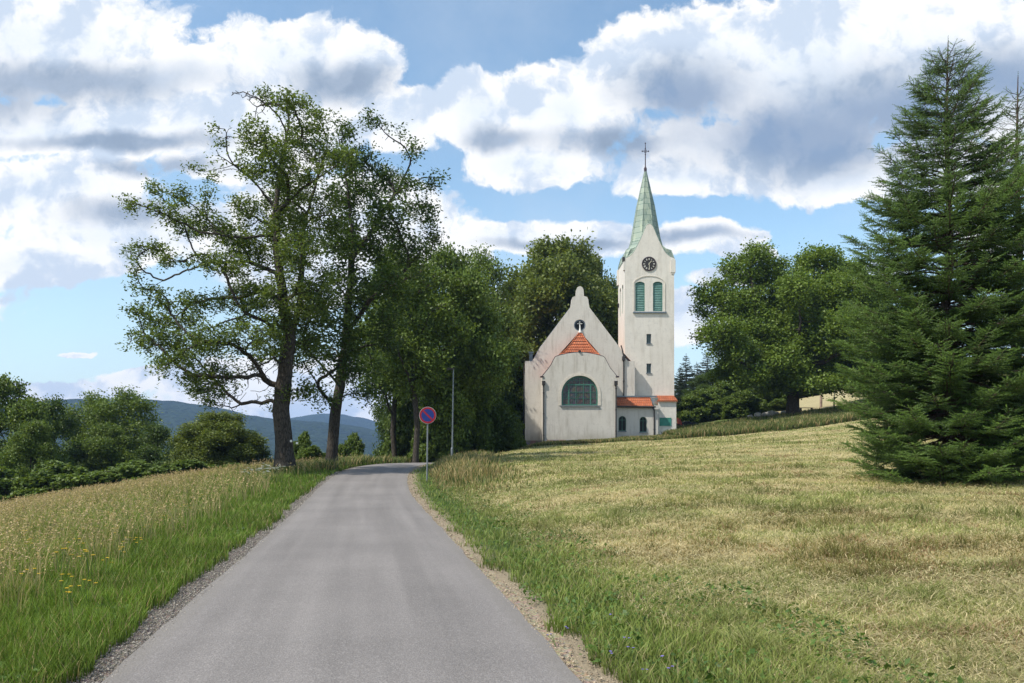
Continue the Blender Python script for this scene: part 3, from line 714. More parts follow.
# left wood below the meadow
g2 = 'trees below the meadow on the left'
W2 = [('b', -40, 378, 70, 120, 'dark tree cut by the left picture edge'), ('a', 12, 384, 66, 84, 'tall dark tree at the far left below the meadow'), ('b', 55, 404, 70, 74, 'tree with a dip in its crown left of the meadow trees'),
      ('d', 92, 398, 82, 76, 'slim pale green tree second group from the left'), ('d', 125, 393, 78, 80, 'highest airy tree in front of the mountain ridge'), ('b', 158, 428, 74, 70, 'dark tree lower than the airy one beside it'),
      ('a', 110, 428, 72, 66, 'mid green tree in front of the airy tree'), ('c', 216, 415, 66, 86, 'bright green round tree alone before the blue mountain'), ('b', 250, 434, 70, 50, 'small dark tree right end of the wood, near the trail-marked trunk'),
      ('a', -110, 372, 78, 130, 'tree outside left wood edge'), ('b', 180, 442, 68, 50, 'low tree left of the bright round one'), ('a', 30, 425, 60, 60, 'low tree at the edge of the meadow far left')]
for i, w in enumerate(W2): place(w[0], w[1], w[2], w[3], w[4], w[5], g2)
g3 = 'bushes along the lower meadow edge'
for i, (px, top, Y, wd, lb) in enumerate([(-10, 469, 52, 90, 'bush at the far left meadow edge'), (60, 467, 54, 90, 'bush below the dipped crown tree'), (130, 465, 56, 90, 'bush in the middle of the meadow edge'), (190, 463, 58, 80, 'bush below the bright round tree'), (240, 465, 58, 60, 'bush nearest the trail-marked trunk on its left'),
        (303, 436, 60, 26, 'thin young bush between the two roadside trunks'), (352, 438, 74, 34, 'bush right of the leaning trunk beyond the road'), (312, 448, 52, 30, 'low bush on the verge between the trunks')]): place('s', px, top, Y, wd, lb, g3)
# the wide tree right of the tower
def right_tree():
    global rng; rng = np.random.default_rng(5); random.seed(5)
    Y = 85; x = PX(793, Y); z = float(H(x, Y))-.2; root = (x, Y, z); t = empty('maple_tree', root)
    tag(t, 'wide two-domed tree with stout dark trunk and orange branch scar, right of the tower', 'tree', 'trees around the church')
    st = [pxl(root, Y, [(793, 418), (793, 400), (794, 380), (796, 350), (797, 320), (795, 290)]),
          pxl(root, Y, [(794, 375), (775, 350, -1), (758, 320, -1), (752, 285, 0)]), pxl(root, Y, [(794, 370), (818, 340, 1), (828, 305, 1), (828, 280)]),
          pxl(root, Y, [(794, 378), (765, 362, 2), (735, 350, 3)]), pxl(root, Y, [(795, 365), (825, 362, -2), (850, 345, -3)]), pxl(root, Y, [(795, 360), (800, 330, -3.5), (800, 300, -4)])]
    cl = [(757, 256, 18, 11), (738, 270, 20, 11), (768, 276, 22, 14), (716, 292, 20, 10), (745, 304, 30, 14), (703, 312, 12, 8), (722, 332, 24, 10), (704, 338, 10, 7), (790, 300, 22, 22), (818, 262, 24, 11),
          (843, 272, 20, 11), (862, 288, 16, 12), (828, 296, 30, 20), (868, 315, 16, 18), (762, 332, 28, 18), (800, 330, 30, 22), (842, 332, 30, 20), (733, 352, 24, 12), (778, 362, 30, 14), (820, 362, 30, 15),
          (856, 358, 22, 18), (752, 375, 22, 10), (725, 372, 16, 8), (796, 288, 16, 16, -1), (810, 384, 26, 8), (775, 386, 20, 8), (845, 384, 22, 9)]
    cm = px_clumps([(a, b, c, d*1.25)+tuple(e) for a, b, c, d, *e in cl], Y, 1.3, root, 4.2); att = in_clumps(cm, 15.0)
    tr, cr, P = skeleton_tree(t, st, att, .42, GREEN_BR, MAT['bark2'], MAT['leaf'], .66, tip_r=.02, leaves=62, leafL=.27, leafW=.20, spread=.46, di=3.0, tipn=3, expo=2.0, clumps=cm)
    sc_ = m_simple('fresh_wood', (.42, .16, .07), .8); k = Y/F
    MB().tube([(-.35, -.72, PZ(389, Y)-z), (.1, -.8, PZ(387.6, Y)-z), (.55, -.75, PZ(388.5, Y)-z), (.78, -.55, PZ(391.5, Y)-z)], [.1, .14, .13, .08], 7).build('branch_scar', sc_, tr)
right_tree()
place('a', 870, 285, 96, 90, 'tree partly behind the large spruce, right of the two-domed tree', 'trees around the church')
place('b', 915, 300, 100, 90, 'dark tree hidden behind the large spruce', 'trees around the church')
g4 = 'bushes and low trees on the slope right of the tower'
for (k, px, top, Y, wd, lb) in [('s', 700, 392, 104, 50, 'dark green bush right beside the tower foot'), ('s', 722, 384, 108, 46, 'taller bush second from the tower'), ('s', 745, 392, 100, 46, 'grey-green bush in the middle of the slope'), ('s', 768, 390, 104, 44, 'bush left of the stout trunk'),
        ('b', 735, 356, 118, 60, 'dark low tree behind the slope bushes'), ('a', 765, 360, 122, 60, 'low tree behind the stout trunk on its left'), ('b', 812, 350, 128, 60, 'dark low tree behind the wooden pole'), ('b', 850, 350, 126, 66, 'dark low tree above the pale hayfield'),
        ('s', 812, 390, 122, 40, 'bush right of the stout trunk'), ('s', 840, 386, 126, 40, 'bush behind the pale hayfield'), ('b', 700, 378, 116, 40, 'narrow dark tree close to the tower'), ('b', 890, 350, 120, 66, 'low dark tree behind the spruce')]: place(k, px, top, Y, wd, lb, g4)

# conifers ----------------------------------------------------------
def spruce(loc, h, prof, seed, label, group, whorl=.30, dens=1.0, nd=12, far=False, rmin=.30, sec=.075, shoot=.18, col=((.020, .050, .010), (.120, .200, .032))):
    global rng; rng = np.random.default_rng(seed); rnd = random.Random(seed)
    t = empty('spruce_tree', loc); tag(t, label, 'tree', group)
    zs, rs = [p[0] for p in prof], [p[1] for p in prof]
    A, B, ra, rb = [], [], [], []; SP, SD, SL = [], [], []
    n = 26; ax = [(.05*math.sin(k*.5), .04*math.cos(k*.7), h*k/n) for k in range(n+1)]
    for k in range(n): A.append(ax[k]); B.append(ax[k+1]); ra.append(.016*h*(1-k/n)+.012); rb.append(.016*h*(1-(k+1)/n)+.012)
    z = .15
    while z < h-.42:
        rad = np.interp(z, zs, rs); nb = 8 if z > h*.7 else (10 if z > .4*h else 13); nb = max(3, int(nb*dens))
        for b in range(nb):
            az = 2*math.pi*(b+rnd.random()*.9)/nb+z*3.1; Lb = rad*(rnd.uniform(.72, 1.07) if z < .55*h else rnd.uniform(.60, 1.12))
            if rnd.random() < .08: Lb *= 1.15
            if Lb < .12: continue
            zf = z/h; rise = .45 if zf > .93 else np.interp(zf, [0, .25, .6, .85, 1], [.10, .14, .36, .62, 1.1]); rise += rnd.uniform(-.14, .14)
            m = max(5, int(Lb/.14)); d = np.array([math.cos(az), math.sin(az)]); p = np.array([0, 0, z+rnd.uniform(-.12, .12)]); pts = [p]
            sag = np.interp(zf, [0, .15, .5, .9, 1], [.30, .5, .5, .35, .1])
            for k in range(m):
                f = k/m; sl = rise-sag*math.sin(math.pi*min(1, f*1.25))*.8+1.1*max(0, f-.55)
                v = np.array([d[0], d[1], sl]); v /= np.linalg.norm(v); p = p+v*Lb/m+rng.normal(size=3)*.008; pts.append(p)
            for k in range(m): A.append(pts[k]); B.append(pts[k+1]); w = .005+.009*Lb*(1-k/m); ra.append(w); rb.append(.006+.012*Lb*(1-(k+1)/m))
            side = np.array([-d[1], d[0], 0]); acc = 0
            lens = Lb/m
            for k in range(m):
                f = (k+.5)/m
                if f < rmin and Lb > .6: continue
                acc += lens
                while acc >= sec:
                    acc -= sec
                    for sgn in (-1, 1):
                        ls = min(.70, (.20+.44*(1-f)*min(1, Lb/1.6)+.10))*rnd.uniform(.6, 1.15)
                        if Lb < .8: ls *= .55
                        if zf > .62: ls *= .72
                        dirv = (pts[k+1]-pts[k]); dirv /= np.linalg.norm(dirv)
                        sv = dirv*.75+side*sgn*.8+np.array([0, 0, rnd.uniform(-.34, .12)]); sv /= np.linalg.norm(sv)
                        o = pts[k]+dirv*lens*rnd.random(); nsh = max(1, int(ls/.085))
                        A.append(o); B.append(o+sv*ls*.8); ra.append(.004); rb.append(.002)
                        for j in range(nsh):
                            q = o+sv*ls*(j+.5)/nsh
                            SP.append(q); SD.append(sv+rng.normal(size=3)*.10); SL.append(shoot)
                            if ls > .2 and j < nsh-1:
                                for s2 in (-1, 1):
                                    if rnd.random() < .95:
                                        SP.append(q); SD.append(sv*.7+np.cross(sv, [0, 0, 1])*s2*.7+np.array([0, 0, -.12+rnd.uniform(-.2, .15)])); SL.append(shoot*rnd.uniform(.6, 1)*(1-.4*j/nsh))
                # needles on the axis itself
                SP.append(pts[k]); SD.append(pts[k+1]-pts[k]); SL.append(lens*1.15)
            SP.append(pts[-1]); SD.append(pts[-1]-pts[-2]); SL.append(.13)
        z += whorl*rnd.uniform(.75, 1.25)*(1 if z < h*.85 else 1.0)
    # leader
    for k in range(5): SP.append(np.array([ax[-1][0], ax[-1][1], h-.12*k])); SD.append(np.array([0, 0, 1.])); SL.append(.16)
    SP = np.array(SP); SD = np.array(SD); SD /= np.linalg.norm(SD, axis=1)[:, None]; SL = np.array(SL); n = len(SP)
    fr = np.tile((np.arange(nd)+.3)/nd, (n, 1)); ang = np.tile(np.arange(nd)*2.4, (n, 1))+rng.random((n, 1))*6.28
    a = np.where(np.abs(SD[:, 2:3]) < .9, np.array([[0, 0, 1.]]), np.array([[1., 0, 0]])); U = np.cross(SD, a); U /= np.linalg.norm(U, axis=1)[:, None]; Wv = np.cross(SD, U)
    O = SP[:, None]+SD[:, None]*(SL[:, None]*fr)[..., None]
    rad = U[:, None]*np.cos(ang)[..., None]+Wv[:, None]*np.sin(ang)[..., None]*.75
    nl = (.032 if not far else .14); nw = (.017 if not far else .07)
    tipd = rad*.72+SD[:, None]*.72; tip = O+tipd*nl*(.8+.4*rng.random((n, nd, 1))); cr = np.cross(tipd, SD[:, None]+.01)
    cr /= np.linalg.norm(cr, axis=-1)[..., None]+1e-9
    V = np.stack([O-cr*nw*.5, O+cr*nw*.5, tip], 2).reshape(-1, 3); T = np.arange(len(V)).reshape(-1, 3)
    c0, c1 = np.array(col[0]), np.array(col[1]); tt = rng.random((n, 1)); rr = np.hypot(SP[:, 0], SP[:, 1]); rp = np.interp(SP[:, 2], zs, rs)
    young = np.clip((rr/np.maximum(rp, .1)-.62)*2.2, 0, 1)[:, None]*.5      # this year's lighter shoots at the branch ends
    tt = np.clip(tt*.7+young, 0, 1); c = c0*(1-tt)+c1*tt
    print('SPRUCE shoots', n)
    link('trunk', frusta('trunk', A, B, np.array(ra), np.array(rb), 5), MAT['bark_sp'], t, True)
    link('crown', mesh_np('crown', V, [T], np.repeat(c, nd*3, 0)), MAT['needle'], t)
    return t
Ys = 21.5; xs = PX(948, Ys); zs_ = float(H(xs, Ys))-.05; hs = PZ(41, Ys)-zs_
prof1 = [(0, 2.3), (.6, 2.6), (2.2, 2.75), (4, 2.7), (5.5, 2.6), (7, 2.4), (8, 1.95), (9, 1.5), (10, 1.15), (11, .75), (11.7, .4), (hs, .12)]
spruce((xs, Ys, zs_), hs, prof1, 3, 'large dark spruce with drooping lower boughs and an airy top, nearest on the right', 'spruces on the right of the field', whorl=.26)
Y2 = 24.5; x2 = PX(1018, Y2); z2 = float(H(x2, Y2))-.05; h2 = PZ(76, Y2)-z2
prof2 = [(0, 2.4), (1, 2.9), (4, 2.7), (7, 2.1), (9, 1.4), (10.5, .7), (h2, .1)]
spruce((x2, Y2, z2), h2, prof2, 9, 'second spruce just behind the large one, cut by the right picture edge', 'spruces on the right of the field', whorl=.32, sec=.15)
# forest edge conifers far right of the tower
cp = spruce((0, 0, 0), 14, [(0, 2.6), (2, 2.6), (6, 2.0), (10, 1.2), (13, .4), (14, .05)], 21, '', '', whorl=.55, dens=.8, nd=5, far=True, rmin=.1, sec=.34, shoot=.30, col=((.014, .026, .012), (.030, .050, .020)))
first = True
gc = 'dark spruces at the forest edge right of the tower'
names = ['spruce tip nearest the tower at the forest edge', 'second forest spruce from the tower', 'third forest spruce from the tower', 'fourth forest spruce with its top under the wide tree', 'forest spruce behind the wide tree, left part', 'forest spruce behind the wide tree, middle', 'forest spruce further back next to the tower', 'forest spruce behind the second one', 'forest spruce seen through the wide crown', 'forest spruce low behind the crown',
         'forest spruce above the wooden pole', 'forest spruce right behind the wooden pole', 'forest spruce behind the hayfield', 'forest spruce at the right behind the large spruce']
for i, (px, top, Y) in enumerate([(686, 354, 140), (697, 362, 138), (707, 350, 146), (719, 358, 140), (733, 345, 150), (748, 352, 146), (680, 366, 156), (702, 372, 132), (762, 350, 150), (777, 342, 150), (800, 338, 152), (822, 345, 146), (846, 335, 150), (872, 330, 150)]):
    x = PX(px, Y); z = float(H(x, Y))-.1; sc = (PZ(top, Y)-z)/14.
    if first: cp.location = (x, Y, z); cp.scale = (sc*1.5, sc*1.5, sc); tag(cp, names[i], None, gc); first = False
    else: copy_tree(cp, (x, Y, z), i*1.7, (sc*1.6, sc*1.6, sc), names[i], gc)

# ------------------------------------------------------------------ church
def church():
    global rng
    root = empty('church', (PX(580, 82), 82, 1.9)); tag(root, 'pale church with stepped gable, orange apse roof and clock tower under green spire', 'church')
    rx, ry, rz_ = root.location
    def B(mb, name, mat, parent=None, smooth=False):
        return build_split(mb, name, mat, parent or root, smooth, xf=Matrix.Translation((-rx, -ry, -rz_)))
    def PP(lst, Y): return [(PX(a, Y), PZ(b, Y)) for a, b in lst]
    # --- nave gable (front plane Y=82)
    Y = 82; cxp = 579.9
    half = [(525, 361), (529.0, 361), (531.5, 361.2), (534, 358.5), (536.5, 353.5), (540, 347.5), (550, 334.3), (570.3, 307.5), (571.2, 303), (571.5, 299.5), (572.6, 297), (575.8, 295.9), (576.2, 290), (577.3, 287.3), (579.9, 286.0)]
    gab = PP([(525, 456)]+half+[(2*cxp-a, b) for a, b in half[::-1][1:]]+[(2*cxp-525, 456)], Y)
    wx, wz = PX(579.8, Y), PZ(325.3, Y)
    nave = B(MB().slab(gab, [circ(wx, wz, .60)], Y, Y+.55), 'nave_gable', MAT['wall'])
    # round window
    B(MB().slab(circ(wx, wz, .60), [circ(wx, wz, .49)], Y+.10, Y+.30), 'round_window_frame', MAT['zinc'], nave)
    B(MB().slab(circ(wx, wz, .50), [], Y+.22, Y+.25), 'round_window_pane', MAT['glass'], nave)
    B(MB().quadbox(wx-.035, wx+.035, Y+.12, Y+.19, wz-.5, wz+.34).quadbox(wx-.26, wx+.26, Y+.12, Y+.185, wz+.16, wz+.22).slab([(wx-.12, wz+.34), (wx+.12, wz+.34), (wx, wz+.46)], [], Y+.12, Y+.18), 'window_cross', MAT['white'], nave)
    # coping strip on the gable slopes
    out = half[3:8]; mb = MB()
    for sgn in (0, 1):
        pl = [((2*cxp-a) if sgn else a, b) for a, b in out]
        mb.tube([(PX(a, Y), Y+.3, PZ(b, Y)+.0) for a, b in pl], .045, 6)
    B(mb, 'gable_coping', MAT['zinc'], nave)
    # metal capped stub at the left shoulder, one mirrored on the right is lost against the tower
    for px in (531.2,):
        B(MB().quadbox(PX(px-1.8, Y), PX(px+1.8, Y), Y+.6, Y+1.1, PZ(362, Y), PZ(352.5, Y)).quadbox(PX(px-2.4, Y), PX(px+2.4, Y), Y+.5, Y+1.2, PZ(352.5, Y)+.003, PZ(351, Y)), 'chimney_pot', MAT['zinc'])
    # nave body + roof
    x0, x1 = PX(525.6, Y), PX(2*cxp-525.6, Y); ze = PZ(362.5, Y); zt = PZ(303, Y); xm = PX(cxp, Y)
    B(MB().quadbox(x0, x0+.5, Y+.55, Y+24, .2, ze).quadbox(x1-.5, x1, Y+.55, Y+24, .2, ze).slab([(x0, .2), (x1, .2), (x1, ze), (xm, zt), (x0, ze)], [], Y+23.5, Y+24.05), 'nave_wall', MAT['wall'])
    rf = MB(); ov = .12
    for sgn, xe in ((-1, x0-ov), (1, x1+ov)):
        a = [(xe, Y+.56, ze-.2), (xe, Y+24.2, ze-.2), (xm, Y+24.2, zt), (xm, Y+.56, zt)]
        rf.poly(a); rf.poly([(p[0], p[1], p[2]-.18) for p in a]); rf.poly([a[0], a[1], (a[1][0], a[1][1], a[1][2]-.18), (a[0][0], a[0][1], a[0][2]-.18)])
    B(rf, 'nave_roof', MAT['tile'])
    B(MB().quadbox(x0-.03, x0+.0, Y+.02, Y+.5, 1.4, PZ(440, Y)).quadbox(x0-.06, PX(543, Y), Y-.07, Y, 1.2, PZ(440.5, Y)), 'plinth', MAT['stone'], nave)
    def pipe(x, y, z0, z1, r=.055, hop=True, name='downpipe', par=None, ext=None):
        mb = MB().tube([(x, y, z0), (x, y, z1)]+(ext or []), r, 8)
        if hop: mb.quadbox(x-.16, x+.16, y-.12, y+.12, z1-.42, z1-.0)
        zz = z0+1.5
        while zz < z1-.5: mb.quadbox(x-r*1.5, x+r*1.5, y-r*1.5, y+r*1.5, zz, zz+.05); zz += 2.1
        return B(mb, name, MAT['dark_metal'], par)
    pipe(PX(524.3, Y)-.05, Y+.35, 1.4, PZ(366, Y), hop=False)
    pipe(PX(623.6, Y), Y-.1, PZ(396, Y), PZ(356.5, Y), .07, ext=[(PX(622.5, Y), Y-.1, PZ(351, Y)), (PX(621, Y), Y-.02, PZ(345.5, Y))])
    # --- apse (front plane Y=79)
    Y = 79.0; xl, xr = PX(542.6, Y), PX(616.8, Y)
    top = [(616.8, 376.3), (613.4, 372), (610.2, 368.2), (607.4, 363), (605.2, 358.5), (603.6, 356.6), (598, 355), (592.3, 353.8), (586, 352.8), (579.6, 352.4), (573, 352.8), (567, 353.7), (561, 355), (555.6, 356.8), (553.6, 360), (551.4, 364.6), (548.4, 369), (545.4, 372.6), (542.6, 376)]
    outl = PP([(542.6, 458), (616.8, 458)]+top, Y)
    wc = PX(579.8, Y); ww = 36.4*Y/F; wb, wt = PZ(405.4, Y), PZ(375.8, Y)
    aps = B(MB().slab(outl, [arch(wc, wb, ww, wt, 28)], Y, Y+.45), 'apse_wall', MAT['wall'])
    B(MB().quadbox(xl, xl+.4, Y+.45, 81.995, .5, PZ(376.5, Y)).quadbox(xr-.4, xr, Y+.45, 81.995, .5, PZ(376.5, Y)), 'apse_side_wall', MAT['wall'])
    mb = MB().tube([(PX(a, Y), Y+.16, PZ(b, Y)+.03) for a, b in top], .06, 6)
    mb.quadbox(xl-.22, xl+.1, Y-.08, Y+.5, PZ(376.2, Y)-.1, PZ(376.2, Y)+.02).quadbox(xr-.1, xr+.22, Y-.08, Y+.5, PZ(376.2, Y)-.1, PZ(376.2, Y)+.02)
    B(mb, 'parapet_coping', MAT['iron'], aps)
    B(MB().tube([(wc, Y-.12, PZ(351.6, Y)), (wc, Y+.2, PZ(351.6, Y)+.03)], .13, 8), 'overflow_spout', MAT['dark_metal'], aps)
    # window moulding (a plain raised band), frame, bars, glass, sill
    big = arch(wc, wb, ww+.56, wt+.28, 28); 
    B(MB().slab(big, [arch(wc, wb-.0, ww+.04, wt+.02, 28)][:1] and [[(p[0], max(p[1], wb+.002)) for p in arch(wc, wb+.002, ww+.04, wt+.02, 28)]], Y-.045, Y-.002), 'window_moulding', MAT['moulding'], aps)
    B(MB().slab(arch(wc, wb, ww-.004, wt-.002, 28), [arch(wc, wb+.13, ww-.28, wt-.14, 28)], Y+.16, Y+.30), 'window_frame', MAT['green_paint'], aps)
    bars = MB(); zc = PZ(384.6, Y); r = ww/2-.06; zs = wt-ww/2
    bars.quadbox(wc-r*.93, wc+r*.93, Y+.175, Y+.275, zc-.06, zc+.06)
    for dx in (-.62, .62): bars.quadbox(wc+dx*r-.06, wc+dx*r+.06, Y+.17, Y+.28, wb+.1, zc-.06)
    for dx in (-.21, .21): bars.quadbox(wc+dx*r-.025, wc+dx*r+.025, Y+.18, Y+.27, wb+.1, zc-.06)
    for zz in (.33, .62): bars.quadbox(wc-r*.98, wc+r*.98, Y+.185, Y+.265, wb+(zc-wb)*zz+.02, wb+(zc-wb)*zz+.055)
    for k in range(-3, 4):
        xx = wc+k*r*.21; hh = math.sqrt(max(0, 1-((xx-wc)/(r+.02))**2))*(r+.02)+zs; 
        if hh > zc+.15: bars.quadbox(xx-.018, xx+.018, Y+.185, Y+.265, zc+.06, hh)
    bars.quadbox(wc-r*.72, wc+r*.72, Y+.19, Y+.26, zc+.42, zc+.45)
    B(bars, 'window_bars', MAT['green_paint'], aps)
    B(MB().slab(arch(wc, wb+.02, ww-.1, wt-.05, 28), [], Y+.22, Y+.24), 'window_pane', MAT['lead_glass'], aps)
    B(MB().quadbox(wc-ww/2-.12, wc+ww/2+.12, Y-.12, Y+.16, wb-.12, wb-.0), 'window_sill', MAT['galv'], aps)
    B(MB().quadbox(xl-.04, xr+.04, Y-.06, Y-.002, 1.0, PZ(439.8, Y)), 'apse_plinth', MAT['stone'], aps)
    # apse roof (half pyramid against the gable)
    fl, fr_ = (PX(556.2, Y), Y+.46, PZ(357.2, Y)), (PX(603.4, Y), Y+.46, PZ(357.2, Y))
    apx = (PX(579.9, 82), 81.97, PZ(331.3, 82)); mb = MB()
    def crv(a, b, t, sg): return (a[0]+(b[0]-a[0])*t, a[1]+(b[1]-a[1])*t, a[2]+(b[2]-a[2])*t-.28*math.sin(math.pi*t)*sg)
    nrow = 10; prevL, prevR = fl, fr_
    for k in range(1, nrow+1):
        t = k/nrow; L_ = crv(fl, apx, t, 1); R_ = crv(fr_, apx, t, 1)
        mb.poly([prevL, prevR, (R_[0], R_[1], R_[2]-.04), (L_[0], L_[1], L_[2]-.04)]); mb.poly([(L_[0], L_[1], L_[2]-.04), (R_[0], R_[1], R_[2]-.04), (R_[0], R_[1]-.04, R_[2]+.02), (L_[0], L_[1]-.04, L_[2]+.02)])
        prevL, prevR = (L_[0], L_[1]-.04, L_[2]+.02), (R_[0], R_[1]-.04, R_[2]+.02)
    bl, br = (xl+.05, 81.97, PZ(377, Y)), (xr-.05, 81.97, PZ(377, Y)); fl2, fr2 = (xl+.05, Y+.46, PZ(377, Y)), (xr-.05, Y+.46, PZ(377, Y))
    mb.poly([fl, fl2, bl, apx]); mb.poly([fr_, apx, br, fr2])
    aroof = mb.build('apse_roof', MAT['tile'], None, recalc=False); aroof.data.transform(Matrix.Translation((-rx, -ry, -rz_))); aroof.parent = root
    mb = MB()
    for q in (fl, fr_): mb.tube([crv(q, apx, t, 1) for t in [i/8 for i in range(9)]], .085, 6)
    B(mb, 'hip_tile_row', MAT['tile'], aroof)
    B(MB().tube([(apx[0], apx[1]-.12, apx[2]-.15), (apx[0], apx[1]-.12, apx[2]+.1), (apx[0], apx[1]-.12, apx[2]+.65)], [.17, .10, .02], 8), 'finial', MAT['white'], aroof)
    pipe(PX(543.6, Y), Y-.08, 1.2, PZ(381, Y), .06); pipe(PX(615.9, Y), Y-.08, 1.6, PZ(381, Y), .06)
    # --- tower (front plane Y=83)
    Y = 83.0; xL, xR = PX(624.8, Y), PX(674.2, Y); tw = xR-xL; xc = (xL+xR)/2; yc = Y+tw/2; zE = PZ(258, Y)
    tg = [(626.6, 257.6), (629.5, 256.4), (632.2, 254.2), (635, 250.6), (637.2, 246.4), (639.6, 241.6), (641.9, 236.6), (643.9, 231.8), (645.3, 228.4), (646.6, 225.6), (648.2, 224.4), (649.5, 224.1)]
    c0 = 649.5; outp = [(624.8, 452), (624.8, 258.4)]+tg+[(2*c0-a, b) for a, b in tg[::-1][1:]]+[(674.2, 258.4), (674.2, 452)]
    louv = [(arch(PX(640, Y), PZ(311.2, Y), 9.6*Y/F, PZ(281.6, Y), 12, rise=.28)), (arch(PX(657.8, Y), PZ(311.2, Y), 9.6*Y/F, PZ(281.6, Y), 12, rise=.28))]
    sm = []
    for (a, b) in ((333.9, 343.4), (363.5, 373.1)):
        sm.append([(PX(646.5, Y), PZ(b, Y)), (PX(651.3, Y), PZ(b, Y)), (PX(651.3, Y), PZ(a, Y)), (PX(646.5, Y), PZ(a, Y))])
    twr = MB().slab(PP(outp, Y), louv+sm, Y, Y+.4)
    # other three walls with the same shaped gables
    prof = PP(outp, Y); loc = [(p[0]-xc, p[1]) for p in prof]
    twr.slab([(xc+p[0], p[1]) for p in loc], [], Y+tw-.4, Y+tw)
    n0 = len(twr.v)
    for sx in (-1, 1):
        xa = xc+sx*tw/2; xb = xa-sx*.4
        pts = [(yc-tw/2+.402, prof[0][1]), (yc+tw/2-.402, prof[0][1]), (yc+tw/2-.402, zE), (yc-tw/2+.402, zE)]
        hl = [[(yc+d+q[0], q[1]) for q in arch(0, PZ(311.2, Y), 1.0, PZ(281.6, Y), 12, rise=.28)] for d in (-.92, .92)]
        twr.slab(pts, hl, xa, xb, axis='x')
    tw_o = B(twr, 'tower_wall', MAT['wall2'])
    # kneelers at the eaves corners
    mb = MB()
    for sx in (1,):
        mb.quadbox(xR-.38, xR+.13, Y-.10, Y+.38, PZ(272.5, Y), PZ(260.4, Y)).slab([(xR-.38, PZ(260.4, Y)+.002), (xR+.13, PZ(260.4, Y)+.002), (xR-.05, PZ(258.4, Y))], [], Y-.10, Y+.38).quadbox(xR-.3, xR+.06, Y-.06, Y+.3, PZ(274, Y), PZ(272.5, Y)-.002)
    mb.quadbox(xL-.16, xL-.002, Y+tw-.5, Y+tw+.05, PZ(276, Y), PZ(260, Y)).quadbox(xL-.14, xL-.002, Y-.02, Y+.5, PZ(270, Y), PZ(261, Y))
    B(mb, 'kneeler', MAT['wall2'], tw_o)
    B(MB().quadbox(xL-.22, xL-.03, Y-.05, Y+.42, PZ(261, Y), PZ(257.0, Y)).quadbox(xL-.12, xL-.02, Y+4.3, Y+4.7, PZ(300, Y), PZ(296, Y)), 'gutter_box', MAT['dark_metal'], tw_o)
    # clock
    kx, kz = PX(649, Y), PZ(264, Y); ck = B(MB().slab(circ(kx, kz, .72, 40), [], Y-.05, Y-.002), 'clock_face', m_simple('clock_dark', (.035, .032, .032), .5), tw_o)
    hands = MB()
    def bar(a, r0, r1, w, y0, y1):
        s, c = math.sin(a), math.cos(a); p = [(kx+s*r0+c*w, kz+c*r0-s*w), (kx+s*r1+c*w, kz+c*r1-s*w), (kx+s*r1-c*w, kz+c*r1+s*w), (kx+s*r0-c*w, kz+c*r0+s*w)]
        hands.slab(p, [], y0, y1)
    romans = ['XII', 'I', 'II', 'III', 'IV', 'V', 'VI', 'VII', 'VIII', 'IX', 'X', 'XI']
    for k in range(12):
        a = k*math.pi/6; w = {'I': .035, 'V': .07, 'X': .075}; tot = sum(w[c] for c in romans[k]); o = -tot/2; s, c_ = math.sin(a), math.cos(a)
        def seg(u0, v0, u1, v1, th=.013):
            d = math.hypot(u1-u0, v1-v0); nx_, nz_ = -(v1-v0)/d*th, (u1-u0)/d*th; q = []
            for (uu, vv) in ((u0+nx_, v0+nz_), (u1+nx_, v1+nz_), (u1-nx_, v1-nz_), (u0-nx_, v0-nz_)):
                q.append((kx+s*vv+c_*uu, kz+c_*vv-s*uu))
            hands.slab(q, [], Y-.062, Y-.0505)
        for ch in romans[k]:
            ww_ = w[ch]; m_ = o+ww_/2; o += ww_
            if ch == 'I': seg(m_, .42, m_, .60)
            elif ch == 'V': seg(m_-.025, .60, m_, .42); seg(m_+.025, .60, m_+.002, .42)
            else: seg(m_-.026, .42, m_+.026, .60); seg(m_+.026, .42, m_-.026, .60)
    (lambda mb_, nm, mt, pr: build_split(mb_, nm, mt, pr, margin=.05, xf=Matrix.Translation((-rx, -ry, -rz_))))(hands, 'numeral', m_simple('clock_light', (.62, .60, .55), .5), ck)
    hands = MB(); bar(R(38), -.1, .40, .028, Y-.085, Y-.066); bar(R(176), -.12, .56, .022, Y-.105, Y-.087)
    B(hands, 'clock_hand', m_simple('clock_gold', (.62, .58, .46), .5), ck)
    B(MB().slab(circ(kx, kz, .75, 40), [circ(kx, kz, .685, 40)], Y-.075, Y-.051), 'clock_rim', MAT['iron'], ck)
    # arched recess band round the bell openings
    ax0 = PX(649.3, Y); aw = 30.6*Y/F; ar = arch(ax0, PZ(312, Y), aw+.12, PZ(275.6, Y), 20, rise=.85); ai = arch(ax0, PZ(312, Y)+.002, aw, PZ(276.3, Y), 20, rise=.80)
    B(MB().slab(ar, [ai], Y-.05, Y-.002), 'arch_moulding', MAT['moulding'], tw_o)
